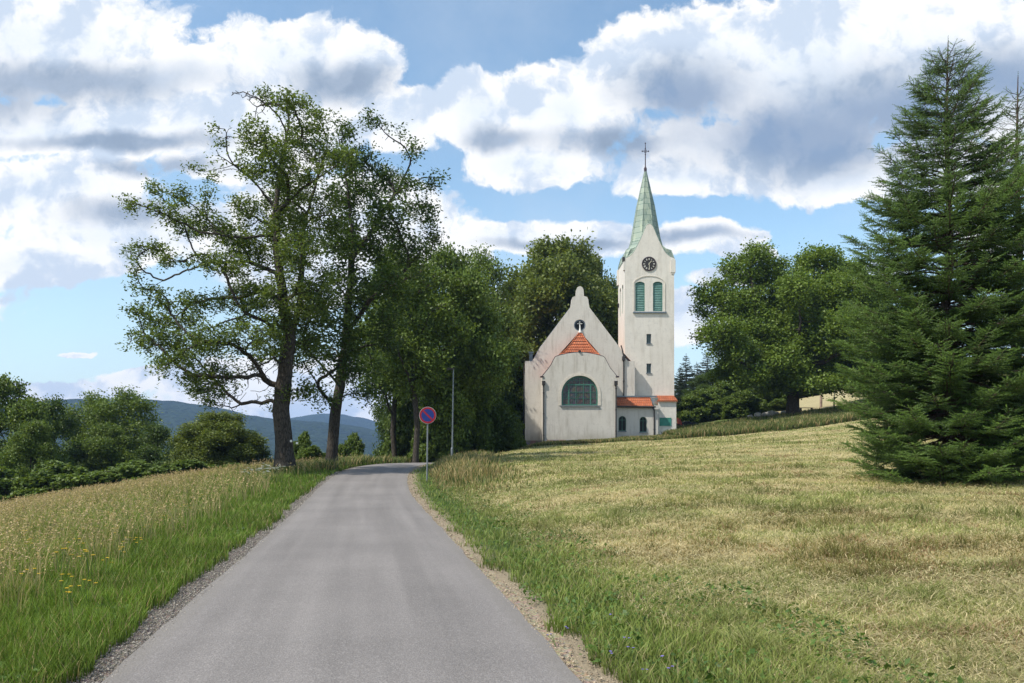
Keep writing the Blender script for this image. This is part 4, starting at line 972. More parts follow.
    for k, L_ in enumerate(louv):
        mb = MB(); lx0, lx1 = L_[0][0], L_[1][0]; z0_, z1_ = PZ(311.2, Y), PZ(282.2, Y); nsl = 17
        for j in range(nsl):
            zz = z0_+(z1_-z0_)*(j+.1)/nsl; hgt = (z1_-z0_)/nsl*.92
            mb.v += [(lx0+.05, Y+.10, zz), (lx1-.05, Y+.10, zz), (lx1-.05, Y+.20, zz+hgt), (lx0+.05, Y+.20, zz+hgt), (lx0+.05, Y+.13, zz), (lx1-.05, Y+.13, zz), (lx1-.05, Y+.23, zz+hgt), (lx0+.05, Y+.23, zz+hgt)]
            b = len(mb.v)-8; mb.f += [tuple(b+i for i in q) for q in ((0, 1, 2, 3), (7, 6, 5, 4), (0, 4, 5, 1), (3, 2, 6, 7))]
        lo = B(mb, 'louvre', MAT['louvre'], tw_o)
        B(MB().slab(L_, [[(ax_+(p-ax_)*.86, zc_+(q-zc_)*.965) for p, q in L_ for ax_, zc_ in (((lx0+lx1)/2, (z0_+z1_)/2),)]], Y+.07, Y+.15), 'louvre_frame', MAT['green_paint'], tw_o)
        B(MB().slab(L_, [], Y+.30, Y+.32), 'louvre_back', MAT['dark_metal'], tw_o)
    for sx in (-1, 1):
        xa = xc+sx*(tw/2-.25)
        for d in (-.92, .92):
            B(MB().slab([(yc+d+q[0], q[1]) for q in arch(0, PZ(311.2, Y), 1.0, PZ(281.6, Y), 12, rise=.28)], [], xa, xa+.03, axis='x'), 'louvre', MAT['louvre'], tw_o)
    B(MB().quadbox(PX(633, Y), PX(666.4, Y), Y-.16, Y-.002, PZ(313.2, Y), PZ(311.9, Y)), 'tower_sill', MAT['zinc'], tw_o)
    for q in sm:
        (a, zb), (b, _), (_, zt2), _ = q
        B(MB().slab(q, [[(a+.06, zb+.06), (b-.06, zb+.06), (b-.06, zt2-.06), (a+.06, zt2-.06)]], Y+.14, Y+.20).quadbox((a+b)/2-.018, (a+b)/2+.018, Y+.145, Y+.195, zb+.06, zt2-.06).quadbox(a-.05, b+.05, Y-.08, Y-.002, zb-.06, zb), 'window_frame', MAT['zinc'], tw_o)
        B(MB().quadbox(a+.01, b-.01, Y+.21, Y+.23, zb+.01, zt2-.01), 'window_pane', m_simple('shutter_green', (.06, .10, .10), .4), tw_o)
    # spire
    mb = MB(); rings = []
    def octr(ap, z, sq=0.0):
        v = []; rr = ap/math.cos(math.pi/8)
        for k in range(8):
            a = math.pi/8+k*math.pi/4; ox, oy = rr*math.cos(a), rr*math.sin(a); m_ = max(abs(ox), abs(oy)); 
            sx_, sy_ = ox/m_*ap, oy/m_*ap
            mn = ap*.93; qx = math.copysign(ap if abs(ox) > abs(oy) else mn, ox); qy = math.copysign(ap if abs(oy) > abs(ox) else mn, oy)
            v.append((xc+ox*(1-sq)+qx*sq, min(max(yc+oy*(1-sq)+qy*sq, Y+.16), Y+tw-.16), z))
        return v
    zap = PZ(171, yc)
    spec = [(.09, zap, 0), (.90, PZ(207, yc), 0), (1.46, PZ(240, yc), 0), (1.66, PZ(247, yc), .05), (1.98, PZ(251.5, yc), .35), (2.36, PZ(254.8, yc), .8), (2.60, zE-.02, 1)]
    for ap, z, sq in spec: rings.append(octr(ap, z, sq))
    for rg in rings: mb.v += rg
    for i in range(len(rings)-1):
        for k in range(8): j = (k+1) % 8; mb.f.append((i*8+k, i*8+j, (i+1)*8+j, (i+1)*8+k))
    mb.f.append(tuple(range(8))); b = len(mb.v); mb.v += [(p[0], p[1], p[2]-.12) for p in rings[-1]]
    for k in range(8): j = (k+1) % 8; mb.f.append(((len(rings)-1)*8+k, (len(rings)-1)*8+j, b+j, b+k))
    sp = B(mb, 'spire', MAT['copper'])
    mb = MB()
    for k in range(8): mb.tube([rg[k] for rg in rings], [.03, .05, .055, .055, .055, .055, .05], 5)
    B(mb, 'ridge_seam', MAT['copper'], sp)
    # copper edging along the front gable curve
    mb = MB()
    for yy in (Y-.03, Y+tw+.03):
        mb.tube([(PX(a, Y), yy+.12, PZ(b, Y)+.05) for a, b in tg], .09, 6); mb.tube([(PX(2*c0-a, Y), yy+.12, PZ(b, Y)+.05) for a, b in tg], .09, 6)
    B(mb, 'gable_flashing', MAT['copper'], sp)
    # little saddle roofs that join gable and spire
    mb = MB()
    for (ux, uy) in ((0, -1), (0, 1)):
        pf = [(p[0]-xc, p[1]) for p in PP(tg+[(2*c0-a, b) for a, b in tg[::-1][1:]], Y)]; prev = None
        for (s_, z_) in pf:
            dd = tw/2-.2; inn = .35
            P0 = (xc+ux*dd+(-uy)*s_, yc+uy*dd+ux*s_, z_-.06); P1 = (xc+ux*inn+(-uy)*s_*.98, yc+uy*inn+ux*s_*.98, z_-.06)
            if prev: mb.poly([prev[0], P0, P1, prev[1]])
            prev = (P0, P1)
    B(mb, 'gable_saddle', MAT['copper'], sp)
    zf = zap; mb = MB().tube([(xc, yc, zf-.1), (xc, yc, zf+.25), (xc, yc, zf+.5), (xc, yc, zf+2.95)], [.14, .16, .06, .03], 8)
    zc_ = PZ(151.2, yc)
    mb.tube([(xc-.32, yc, zc_), (xc+.32, yc, zc_)], .03, 6)
    for (dx, dz) in ((-.33, 0), (.33, 0), (0, .3), (0, -.34), (0, .85)):
        mb.tube([(xc+dx, yc, zc_+dz-.10), (xc+dx, yc, zc_+dz), (xc+dx, yc, zc_+dz+.10)], [.01, .085, .01], 8)
    mb.tube([(xc+.16*math.cos(a), yc, zc_+.16*math.sin(a)) for a in [i*math.pi/6 for i in range(13)]], .025, 5)
    B(mb, 'spire_cross', MAT['iron'], sp)
    # --- annex between apse and tower (front Y=80.5)
    Y = 80.5; ax_, bx_ = PX(614, Y), PX(654.2, Y); zw = PZ(406.5, Y)
    ws = [arch(PX(622.3, Y), PZ(431, Y), 7.6*Y/F, PZ(416, Y), 14), arch(PX(643.2, Y), PZ(432, Y), 7.2*Y/F, PZ(416.8, Y), 14)]
    an = B(MB().slab([(ax_, .8), (bx_, .8), (bx_, zw), (ax_, zw)], ws, Y, Y+.35).quadbox(bx_-.3, bx_-.001, Y+.35, 82.99, .8, zw), 'annex_wall', MAT['wall'])
    for q in ws:
        qc = (q[0][0]+q[1][0])/2; zb = q[0][1]; zt2 = max(p[1] for p in q); wq = q[1][0]-q[0][0]
        B(MB().slab(arch(qc, zb, wq-.004, zt2-.002, 14), [arch(qc, zb+.05, wq-.10, zt2-.05, 14)], Y+.10, Y+.18).quadbox(qc-.022, qc+.022, Y+.11, Y+.17, zb+.07, zt2-.09).quadbox(qc-wq/2+.06, qc+wq/2-.06, Y+.115, Y+.165, zt2-.42, zt2-.38), 'window_frame', MAT['green_paint'], an)
        B(MB().slab(arch(qc, zb+.01, wq-.05, zt2-.03, 14), [], Y+.19, Y+.21), 'window_pane', MAT['glass'], an)
        B(MB().quadbox(qc-wq/2-.05, qc+wq/2+.05, Y-.07, Y+.10, zb-.1, zb-.002), 'window_sill', MAT['galv'], an)
    zt3 = PZ(397.2, 82)
    def lean(xa, xb, ya, za, yb, zb_, name, th=.10):
        mb = MB(); rows = 5
        for k in range(rows):
            t0, t1 = k/rows, (k+1)/rows; y0_, y1_ = ya+(yb-ya)*t0, ya+(yb-ya)*t1; z0_, z1_ = za+(zb_-za)*t0, za+(zb_-za)*t1
            mb.poly([(xa, y0_, z0_+.05), (xb, y0_, z0_+.05), (xb, y1_, z1_), (xa, y1_, z1_)]); mb.poly([(xa, y0_, z0_), (xb, y0_, z0_), (xb, y0_, z0_+.05), (xa, y0_, z0_+.05)])
        mb.poly([(xa, ya, za), (xb, ya, za), (xb, ya, za-th), (xa, ya, za-th)]); mb.poly([(xa, ya, za-th), (xb, ya, za-th), (xb, yb, zb_-th), (xa, yb, zb_-th)])
        mb.poly([(xa, ya, za), (xa, ya, za-th), (xa, yb, zb_-th), (xa, yb, zb_)]); mb.poly([(xb, ya, za-th), (xb, ya, za), (xb, yb, zb_), (xb, yb, zb_-th)])
        o = mb.build(name, MAT['tile'], None, recalc=False); o.data.transform(Matrix.Translation((-rx, -ry, -rz_))); o.parent = root; return o
    ar_ = lean(PX(617, Y), PX(652.5, Y), Y-.22, zw+.02, 81.98, zt3, 'annex_roof')
    B(MB().tube([(ax_+.25, Y-.28, zw-.02), (bx_+.1, Y-.28, zw-.05)], .085, 8), 'gutter', MAT['dark_metal'], ar_)
    B(MB().quadbox(ax_+.2, PX(656.5, 82), 81.80, 81.97, zt3+.0, zt3+.14), 'roof_flashing', MAT['zinc'], ar_)
    B(MB().quadbox(PX(652, 81.3), PX(658.2, 81.3), 81.3, 82.9, PZ(405, 81.3), PZ(397.6, 81.3)), 'parapet_block', MAT['stone'])
    pr = B(MB().quadbox(PX(655.0, 80.6), PX(658.3, 80.6), 80.6, 82.9, .8, PZ(409.5, 80.6)).quadbox(PX(654.4, 80.5), PX(658.8, 80.5), 80.5, 82.9, PZ(409.5, 80.6)+.003, PZ(405.4, 80.6)), 'buttress', MAT['wall'])
    pipe(PX(654.3, 80.3), 80.3, 1.8, PZ(411, 80.3), .075, hop=False, ext=[(PX(653.4, 80.3), 80.28, PZ(408.2, 80.3)), (PX(651.5, 80.3), 80.25, PZ(407, 80.3))])
    Y = 81.2; xa, xb = PX(658.4, Y), PX(676.3, Y); zq = PZ(400.9, Y)
    wg = B(MB().quadbox(xa, xb, Y, 87.2, .8, zq), 'tower_base_wall', MAT['wall2'])
    lean(PX(657.4, Y), PX(677.2, Y), Y-.2, zq+.03, 82.98, zq+.66, 'tower_base_roof')
    B(MB().quadbox(PX(659.6, Y), PX(671.2, Y), Y-.05, Y-.002, PZ(425.6, Y), PZ(418, Y)).quadbox(PX(659.3, Y), PX(671.5, Y), Y-.06, Y-.051, PZ(425.9, Y), PZ(425.4, Y)).quadbox(PX(659.3, Y), PX(671.5, Y), Y-.06, Y-.051, PZ(418.2, Y), PZ(417.7, Y)), 'green_plaque', m_simple('plaque_green', (.05, .22, .17), .6, 0, .2, 3), wg)  # blank green wall plaque with a strip along top and bottom
church()

# ------------------------------------------------------------------ street furniture
def sign():
    Y = 33; x = PX(427, Y); z = float(H(x, Y))-.05; zc = PZ(415.3, Y)-z
    t = empty('road_sign', (x, Y, z), R(4)); tag(t, 'round blue no-parking sign with red ring and diagonal on a grey post', 'road sign')
    MB().tube([(0, 0, 0), (.03, .03, zc+.28)], .032, 10).build('post', MAT['galv'], t)
    mb = MB(); c = lambda r: circ(.03, zc, r, 44)
    MB().slab(c(.350), [], -.025, -.012).build('sign_plate', m_simple('sign_grey', (.40, .42, .43), .4, .2), t)
    red = m_simple('sign_red', (.28, .012, .02), .4, 0, .1); blue = m_simple('sign_blue', (.012, .03, .18), .4, 0, .1)
    MB().slab(c(.335), [c(.262)], -.031, -.0255).build('red_ring', red, t)
    MB().slab(c(.2615), [], -.030, -.0255).build('blue_field', blue, t)
    s = math.sqrt(.5); w = .034; L = .255; p = [(-L*s+w*s, L*s+w*s), (-L*s-w*s, L*s-w*s), (L*s-w*s, -L*s-w*s), (L*s+w*s, -L*s+w*s)]
    MB().slab([(a+.03, b+zc) for a, b in p], [], -.034, -.0305).build('red_diagonal', red, t)
    [MB().quadbox(-.05, .11, -.012, .06, zc+a_, zc+a_+.04).build('bracket', MAT['galv'], t) for a_ in (-.15, .11)]
sign()
def lamp():
    Y = 50; x = PX(452, Y); z = float(H(x, Y))-.05; h = PZ(369, Y)-z
    t = empty('street_lamp', (x, Y, z)); tag(t, 'slim grey street lamp post with small flat head, right of the round sign', 'street lamp')
    MB().tube([(0, 0, 0), (0, 0, 1.0), (.02, 0, 1.05), (.09, 0, h)], [.075, .075, .05, .035], 10).build('pole', MAT['galv'], t)
    MB().quadbox(-.32, .14, -.08, .08, h-.02, h+.06).quadbox(-.30, .02, -.06, .06, h-.05, h-.021).build('lamp_head', MAT['dark_metal'], t)
lamp()
def pole():
    Y = 98; x = PX(821, Y); z = float(H(x, Y))-.1; h = PZ(362, Y)-z
    t = empty('utility_pole', (x, Y, z)); tag(t, 'weathered wooden utility pole standing right of the wide tree', 'pole')
    MB().tube([(0, 0, 0), (.02, 0, h*.5), (0, 0, h)], [.16, .14, .12], 9).build('pole_shaft', m_simple('weathered_wood', (.30, .22, .18), .9, 0, .35, 2), t)
    MB().quadbox(-.5, .5, -.06, .06, h-.5, h-.38).build('crossarm', MAT['bark_sp'], t)
    for d in (-.42, .42): MB().tube([(d, 0, h-.38), (d, 0, h-.30), (d, 0, h-.22)], [.03, .06, .03], 8).build('insulator', MAT['white'], t)
    x2 = PX(834, 96)
    t = empty('fence_post', (x2, 96, float(H(x2, 96))-.1)); tag(t, 'short dark wooden stake by the pale hayfield, right of the pole', 'post')
    MB().tube([(0, 0, 0), (.02, 0, 1.3)], [.1, .09], 8).build('stake', MAT['bark_sp'], t); MB().tube([(.02, 0, 1.3), (.06, 0, 2.6)], [.045, .03], 6).build('stake_rod', MAT['zinc'], t)
pole()
def bench():
    Y = 92; x = PX(806, Y); z = float(H(x, Y)); t = empty('bench', (x, Y, z)); tag(t, 'low weathered wooden bench between the wide tree and the pole', 'bench')
    w = m_simple('bench_wood', (.16, .11, .09), .9, 0, .3); MB().quadbox(-.8, .8, -.2, .2, .62, .68).build('seat', w, t)
    for d in (-.65, .6): MB().quadbox(d, d+.1, -.18, .18, 0, .618).build('leg', w, t)
bench()
def shed():
    Y = 92; x = PX(685, Y); z = float(H(x, Y))-.1; t = empty('shed', (x, Y, z)); tag(t, 'low dark shed with a red sloping panel, peeping out right of the tower foot', 'shed')
    w = m_simple('tarred_wood', (.03, .03, .035), .8); hh = PZ(424, Y)-z
    MB().quadbox(-1.1, 1.6, 0, 1.6, 0, hh).build('shed_wall', w, t)
    MB().slab([(-1.2, hh+.003), (1.7, hh+.003), (.3, hh+.35)], [], -.1, 1.7).build('shed_roof', w, t)
    MB().slab([(-.9, hh+.0), (-.35, hh-.1), (-.55, hh+.55), (-.95, hh+.72)], [], -.2, -.12).build('red_panel', m_simple('red_panel', (.42, .08, .05), .6), t)
shed()
def rocks():
    mt = m_simple('pale_rock', (.38, .36, .33), .9, 0, .3, 4); i = 0
    lab = ['pale field stone left of the stout trunk', 'white stone standing upright left of the trunk', 'flat pale stone near the slope bushes', 'grey stone closest to the tree trunk', 'small pale stone under the grey-green bush', 'pale slab lying in the slope grass']
    for (px, py, r) in [(766, 419, .35), (777, 414, .28), (758, 420, .40), (784, 417, .30), (750, 422, .26), (771, 420, .5)]:
        Y = 88; x = PX(px, Y); z = float(H(x, Y)); V = []; rn = random.Random(i); mb = MB()
        for a in range(6):
            th = a/5*math.pi-math.pi/2
            for b in range(8):
                ph = b*math.pi/4; rr = r*rn.uniform(.8, 1.15); mb.v.append((rr*1.3*math.cos(th)*math.cos(ph), rr*math.cos(th)*math.sin(ph), rr*.75*math.sin(th)+.35))
        for a in range(5):
            for b in range(8): mb.f.append((a*8+b, a*8+(b+1) % 8, (a+1)*8+(b+1) % 8, (a+1)*8+b))
        o = mb.build('rock', mt); o.location = (x, Y, z+.3); tag(o, lab[i], 'rock', 'pale stones on the slope right of the tower'); i += 1
rocks()

# ------------------------------------------------------------------ grasses
rng = np.random.default_rng(77)
def blades(name, x, y, h, w, c0, c1, lean=.35, flat=0.0, kind=True, seed_head=None):
    n = len(x); z = H(x, y); a = rng.random(n)*6.283; la = rng.random(n)*6.283
    d = np.stack([np.cos(a), np.sin(a), np.zeros(n)], 1); l = np.stack([np.cos(la), np.sin(la), np.zeros(n)], 1)*(lean*(.3+rng.random(n)))[:, None]
    up = np.array([0, 0, 1.]); B0 = np.stack([x, y, z-.01], 1); hh = h[:, None]; ww = w[:, None]
    m = B0+(up*.55+l*.25)*hh; t = B0+(up*(1-flat)*.96+l)*hh
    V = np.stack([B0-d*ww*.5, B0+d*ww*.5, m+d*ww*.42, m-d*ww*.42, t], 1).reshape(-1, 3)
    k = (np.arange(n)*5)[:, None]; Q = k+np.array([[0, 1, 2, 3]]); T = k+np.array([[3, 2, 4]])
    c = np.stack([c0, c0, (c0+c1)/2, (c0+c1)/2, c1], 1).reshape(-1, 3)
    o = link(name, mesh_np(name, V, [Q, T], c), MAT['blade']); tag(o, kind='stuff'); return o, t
def scatter(n, px0, px1, Y0, Y1, p=1.0):
    px = px0+(px1-px0)*rng.random(n); Y = np.exp(np.log(Y0)+(np.log(Y1)-np.log(Y0))*rng.random(n)**p); return PX(px, Y), Y
def mixc(a, b, t): return np.array(a)*(1-t[:, None])+np.array(b)*t[:, None]
def vary(c, k=.25): return c*(1+(rng.random((len(c), 1))-.5)*2*k)
# left meadow
x, y = scatter(430000, -330, 470, 3.4, 62); s = -lat(x, y)-HW; nz = fnoise(x, y, .6, 21); k = (s > -.08+.62*fnoise(x, y, 1.2, 22, 3)) & (s < 34); x, y, s, nz = x[k], y[k], s[k], nz[k]
k = rng.random(len(x)) < np.clip(.35+s/1.0, 0, 1); x, y, s, nz = x[k], y[k], s[k], nz[k]
h = (.13+.40*sstep(s, .3, 4.5)+.12*nz)*(.55+.75*rng.random(len(x)))*(.65+.75*fnoise(x, y, 1.6, 24)); w = .0035+.00075*y; tan = sstep(s+(fnoise(x, y, .8, 25, 4)-.3)*7, 3.0, 12)*.78
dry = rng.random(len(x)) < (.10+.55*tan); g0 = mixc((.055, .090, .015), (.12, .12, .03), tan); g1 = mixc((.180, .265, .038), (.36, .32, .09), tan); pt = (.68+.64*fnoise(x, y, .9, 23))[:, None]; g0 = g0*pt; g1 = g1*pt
g0[dry] = (.15, .115, .045); g1[dry] = (.44, .34, .17)
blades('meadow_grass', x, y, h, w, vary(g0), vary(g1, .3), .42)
# seed stalks of the meadow
x, y = scatter(105000, -330, 440, 4.0, 60, .85); s = -lat(x, y)-HW; nz = fnoise(x, y, .5, 31); k = (s > 1.0+nz) & (s < 34) & (rng.random(len(x)) < np.clip(.05+(s-.6+(fnoise(x, y, .9, 35)-.5)*6)/13, 0.02, .75)); x, y, nz = x[k], y[k], nz[k]
n = len(x); h = (.62+.25*nz)*(.7+.5*rng.random(n)); c0 = vary(np.tile([.22, .19, .08], (n, 1))); c1 = vary(np.tile([.47, .38, .19], (n, 1)), .3)
o, tp = blades('meadow_grass', x, y, h, .0025+.0006*y, c0, c1, .28)
# seed heads as narrow drooping panicles
rep = np.repeat(np.arange(n), 4); C = tp[rep]+rng.normal(size=(len(rep), 3))*np.array([.012, .012, .035])-np.array([0, 0, .03])
cc = vary(np.tile([.47, .35, .19], (len(rep), 1)), .45); sz = (.022+.0011*y)[rep]*(.6+.8*rng.random(len(rep)))
link('meadow_seed_heads', leaves_mesh('meadow_seed_heads', C, sz, sz*.38, cc, up=0), MAT['blade'])['kind'] = 'stuff'
# leafy herbs in the verge left and right
x, y = scatter(60000, -100, 1000, 3.8, 40); s = lat(x, y); nz = fnoise(x, y, 1.1, 41)
kl = (s < -HW-.5) & (s > -HW-3.2) & (nz > .45); kr = (s > HW+.22) & (s < HW+.9+nz*2.4) & (nz > .36) & (rng.random(len(x)) < .42*np.clip(y/9, .35, 1)); k = kl | kr; x, y, s, nz = x[k], y[k], s[k], nz[k]
rep = np.repeat(np.arange(len(x)), 3); hh = .02+.17*rng.random(len(rep))*nz[rep]; C = np.stack([x[rep]+rng.normal(size=len(rep))*.05, y[rep]+rng.normal(size=len(rep))*.05, H(x[rep], y[rep])+hh], 1)
cc = vary(mixc((.05, .10, .02), (.12, .20, .04), rng.random(len(rep))), .3); sz = (.02+.045*rng.random(len(rep))**1.5)*(1+y[rep]/40)
link('verge_herbs', leaves_mesh('verge_herbs', C, sz, sz*.55, cc, up=1.0), MAT['leaf'])['kind'] = 'stuff'
# right verge, green and longer
x, y = scatter(150000, 380, 1000, 3.8, 60); s = lat(x, y)-HW; nz = fnoise(x, y, .9, 51); k = (s > -.06+.62*fnoise(x, y, 1.3, 55, 3)) & (s < .5+(fnoise(x, y, .33, 52)*.7+nz*.3)*3.4*(.6+.8*rng.random(len(x)))) & (rng.random(len(x)) < .35+.9*nz); x, y, s, nz = x[k], y[k], s[k], nz[k]
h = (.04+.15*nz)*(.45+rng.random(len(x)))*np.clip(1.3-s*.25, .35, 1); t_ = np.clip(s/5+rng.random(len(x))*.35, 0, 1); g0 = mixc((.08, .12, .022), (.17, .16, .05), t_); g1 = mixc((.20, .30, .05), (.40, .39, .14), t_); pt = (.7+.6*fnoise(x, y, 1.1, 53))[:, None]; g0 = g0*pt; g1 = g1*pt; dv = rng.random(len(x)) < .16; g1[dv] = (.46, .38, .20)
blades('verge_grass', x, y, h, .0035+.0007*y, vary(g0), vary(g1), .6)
# mown field: short stubble and lying hay
def mown(n, Y0, Y1, dryp):
    x, y = scatter(n, 380, 1560, Y0, Y1); s = lat(x, y)-HW; nz = fnoise(x, y, .45, 61)*.6+fnoise(x, y, 1.8, 62)*.4; k = (s > .7+nz*1.0) & (y < field_edge(x)-.2); return x[k], y[k], nz[k], s[k]
x, y, nz, s = mown(570000, 3.8, 74, .5); n = len(x); big = fnoise(x, y, .16, 71)
green = rng.random(n) < np.clip((nz-.30)*2.3+(big-.5)*.7+.25*np.exp(-(s-2)/2.5), .12, .85)
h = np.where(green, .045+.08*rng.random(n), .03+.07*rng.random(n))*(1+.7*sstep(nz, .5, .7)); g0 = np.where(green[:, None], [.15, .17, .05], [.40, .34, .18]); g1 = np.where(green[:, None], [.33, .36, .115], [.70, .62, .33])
red = (fnoise(x, y, .8, 81) > .62) & ~green; g1[red] = (.50, .36, .20); g0[red] = (.27, .18, .10)
brn = sstep(fnoise(x, y, .55, 66, 3), .50, .66)[:, None]*sstep(y, 30, 9)[:, None]*.8; g1 = g1*(1-brn*np.array([.22, .36, .42])); g0 = g0*(1-brn*np.array([.25, .36, .42])); pat = (.50+.80*fnoise(x, y, .8, 63, 3))*(1+.16*np.sin((y+.25*x)*1.35+3*fnoise(x, y, .06, 64))*sstep(y, 12, 30)); g0 = g0*pat[:, None]; g1 = g1*pat[:, None]
tuft = sstep(fnoise(x, y, 2.6, 65, 2), .60, .72); h = h*(.72+.65*tuft); g1 = g1*(1-.22*tuft[:, None])
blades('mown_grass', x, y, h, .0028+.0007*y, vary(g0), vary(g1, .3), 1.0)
x, y, nz, s = mown(230000, 3.8, 60, .5); n = len(x); a = rng.random(n)*6.283
rows = .5+.5*np.sin((x*.15+y)*2.1+fnoise(x, y, .2, 3)*4); k = rng.random(n) < .25+.75*rows*(1-nz*.5); x, y, nz, a = x[k], y[k], nz[k], a[k]; n = len(x)
L = .10+.20*rng.random(n); w = .0012+.00042*y; z = H(x, y)+.015+.03*rng.random(n); d = np.stack([np.cos(a), np.sin(a), rng.normal(size=n)*.12], 1); p = np.stack([-np.sin(a), np.cos(a), np.zeros(n)], 1)
C = np.stack([x, y, z], 1); mid = C+np.stack([np.zeros(n), np.zeros(n), L*.12], 1)+p*L[:, None]*.12*rng.normal(size=(n, 1))
V = np.stack([C-d*L[:, None]*.5, mid-p*w[:, None], C+d*L[:, None]*.5, mid+p*w[:, None]], 1).reshape(-1, 3)
cc = vary(mixc((.58, .49, .29), (.30, .27, .12), rng.random(n)**1.2), .3)
link('cut_hay', mesh_np('cut_hay', V, [np.arange(4*n).reshape(n, 4)], np.repeat(cc, 4, 0)), MAT['blade'])['kind'] = 'stuff'
# tall grass: mound by sign and lamp, strip before the church, slope beyond the field, crest left of the road
def tall(n, cond, px0, px1, Y0, Y1, hgt, dryp, name='tall_grass', wk=.0011, hf=None):
    x, y = scatter(n, px0, px1, Y0, Y1); s = lat(x, y); nz = fnoise(x, y, .5, 91); k = cond(x, y, s, nz); x, y, nz = x[k], y[k], nz[k]; n = len(x)
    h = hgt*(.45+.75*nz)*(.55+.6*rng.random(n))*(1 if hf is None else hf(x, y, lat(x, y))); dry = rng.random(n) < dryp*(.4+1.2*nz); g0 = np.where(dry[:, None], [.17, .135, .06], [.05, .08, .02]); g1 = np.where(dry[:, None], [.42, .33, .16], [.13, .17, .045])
    blades(name, x, y, h, .003+wk*y, vary(g0), vary(g1, .3), .4)
tall(50000, lambda x, y, s, nz: (s > HW+.4+nz) & (rng.random(len(x)) < np.exp(-((s-HW-2.0)/1.7)**2)*sstep(y, 22, 40)*sstep(y, 62, 50)), 390, 640, 22, 62, .74, .55, hf=lambda x, y, s: np.clip(np.exp(-((s-HW-2.2)/np.where(s < HW+2.2, 1.2, 2.6))**2)*sstep(y, 18, 40)*1.15, .16, 1))
tall(60000, lambda x, y, s, nz: (y > field_edge(x)) & (y < 83) & (s > HW+.6) & ~((x > 1.1) & (y > 81.9)) & ~((x > 2.8) & (x < 10.6) & (y > 78.8)) & ~((x > 10) & (x < 17) & (y > 80.3)), 425, 690, 66, 84, .36, .4)
tall(90000, lambda x, y, s, nz: (y > field_edge(x)-.5) & (y < 89) & ((x > 17.2) | (y < 80)) & (x > 15), 655, 960, 66, 90, .8, .25)
tall(30000, lambda x, y, s, nz: (s < -HW-.5) & (s > -HW-7), 270, 430, 40, 66, .75, .3)
# stones on both shoulders
n = 26000; y = np.exp(np.log(3.6)+np.log(40/3.6)*rng.random(n)); side = rng.random(n) < .84
so = np.where(side, -(HW-.04+.42*rng.random(n)**1.2), HW+.0+.30*rng.random(n)**1.8); g_ = (cx(y+.5)-cx(y-.5)); x = cx(y)+so
r = (.003+.010*rng.random(n)**3)*(1+y/25); oct_ = np.array([(1, 0, 0), (-1, 0, 0), (0, 1, 0), (0, -1, 0), (0, 0, 1), (0, 0, -.6)])
O = oct_[None]*(r[:, None]*(.7+.6*rng.random((n, 6))))[..., None]; an = rng.random(n)*6.28; ca, sa = np.cos(an)[:, None], np.sin(an)[:, None]
O = np.stack([O[..., 0]*ca-O[..., 1]*sa, O[..., 0]*sa+O[..., 1]*ca, O[..., 2]*.7], -1); V = (np.stack([x, y, H(x, y, False)+.018], 1)[:, None]+O).reshape(-1, 3)
F8 = np.array([(0, 2, 4), (2, 1, 4), (1, 3, 4), (3, 0, 4), (2, 0, 5), (1, 2, 5), (3, 1, 5), (0, 3, 5)]); T = ((np.arange(n)*6)[:, None, None]+F8[None]).reshape(-1, 3)
t_ = rng.random(n); cc = vary(np.where(side[:, None], mixc((.17, .15, .135), (.46, .42, .37), t_**1.5), mixc((.30, .23, .16), (.52, .43, .33), t_)), .3)
link('loose_gravel', mesh_np('loose_gravel', V, [T], np.repeat(cc, 6, 0)), MAT['stones'])['kind'] = 'stuff'

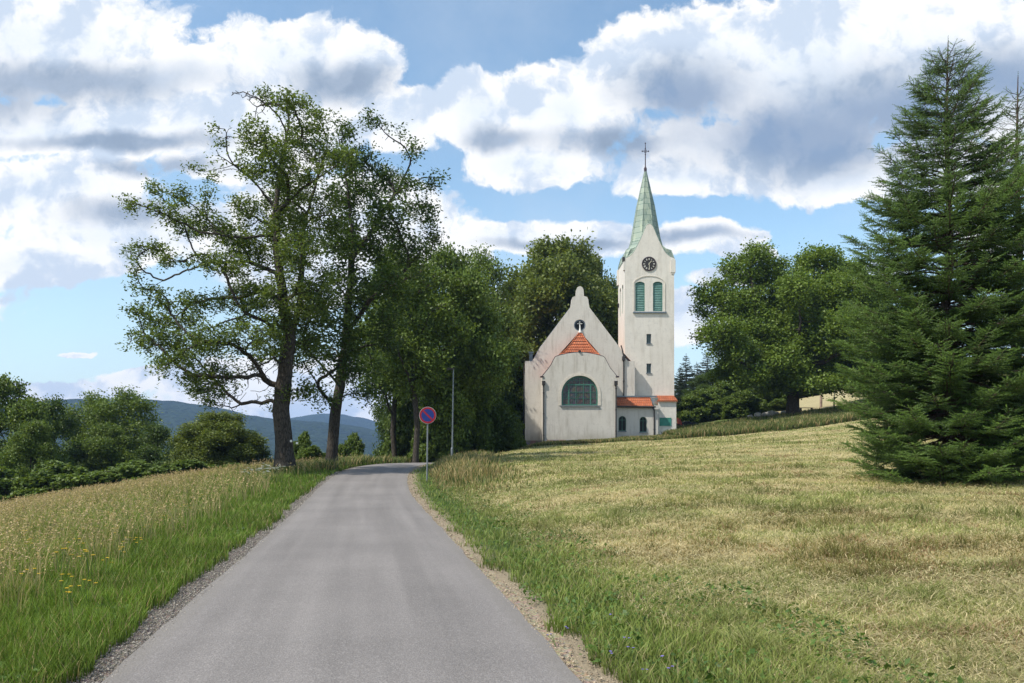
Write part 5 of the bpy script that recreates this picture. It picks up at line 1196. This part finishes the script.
# wild flowers: each plant is a thing
def flower(kind, colr, h, nh, rad, label, group, spots, name):
    r = random.Random(len(label)); ym = m_simple(kind+'_petal', colr, .6); gm = m_simple(kind+'_stem', (.08, .14, .03), .7)
    t = empty(name); mb = MB()
    heads = [(r.uniform(-.06, .06)*nh**.5, r.uniform(-.06, .06)*nh**.5, h*r.uniform(.82, 1)) for _ in range(nh)]
    for q in heads: mb.tube([(0, 0, 0), (q[0]*.4, q[1]*.4, q[2]*.6), q], .003, 5)
    mb.build('stem', gm, t)
    mb = MB()
    for q in heads:
        for k in range(8):
            a = k*math.pi/4; c, s_ = math.cos(a), math.sin(a); w = .38
            mb.poly([(q[0], q[1], q[2]), (q[0]+rad*.7*(c-w*s_), q[1]+rad*.7*(s_+w*c), q[2]+rad*.35), (q[0]+rad*c, q[1]+rad*s_, q[2]+rad*.2), (q[0]+rad*.7*(c+w*s_), q[1]+rad*.7*(s_-w*c), q[2]+rad*.35)])
    build_split(mb, 'bloom', ym, t, margin=.002, recalc=False)
    for i, (px, Y, hs) in enumerate(spots):
        x = PX(px, Y); z = float(H(x, Y)); tr = t if i == 0 else copy_tree(t, (0, 0, 0), 0, (1, 1, 1), None, None)
        tr.location = (x, Y, z); tr.rotation_euler = (0, 0, i*1.3); tr.scale = (hs, hs, hs); tag(tr, label, 'flower', group)
rf = random.Random(4)
sp1 = [(px, Y, rf.uniform(.75, 1.15)) for px, Y in [(62, 8.2), (104, 9.6), (32, 8.6), (74, 7.4), (88, 7.9), (135, 11.4), (60, 9.6), (205, 22), (34, 11.5), (128, 12), (112, 13), (95, 14), (150, 14), (140, 17), (165, 16), (20, 13), (185, 18), (175, 21), (90, 9.3), (55, 12.4), (118, 10.4), (76, 11.2)]]
flower('yellow', (.62, .42, .02), .52, 4, .026, 'small yellow wildflower among the green meadow grass left of the road', 'yellow meadow flowers', sp1, 'yellow_wildflower')
sp2 = [(px, Y, rf.uniform(.9, 1.2)) for px, Y in [(258, 31), (263, 30), (268, 32), (272, 33), (276, 31), (266, 28.5), (281, 32), (252, 33), (246, 30)]]
flower('white', (.74, .74, .68), .85, 7, .05, 'white-headed wildflower at the foot of the trail-marked tree', 'white verge flowers', sp2, 'white_wildflower')
sp3 = [(px, Y, rf.uniform(.8, 1.1)) for px, Y in [(556, 6.6), (622, 6.0), (626, 6.2), (650, 5.9), (643, 5.5), (684, 5.5), (574, 6.9), (620, 6.5), (600, 7.3)]]
flower('violet', (.24, .18, .55), .12, 2, .012, 'tiny violet wildflower in the green verge right of the road', 'violet verge flowers', sp3, 'violet_wildflower')
for k_, v_ in PH.items():
    if not USED.get(v_[0].name, True): print('unused', k_)
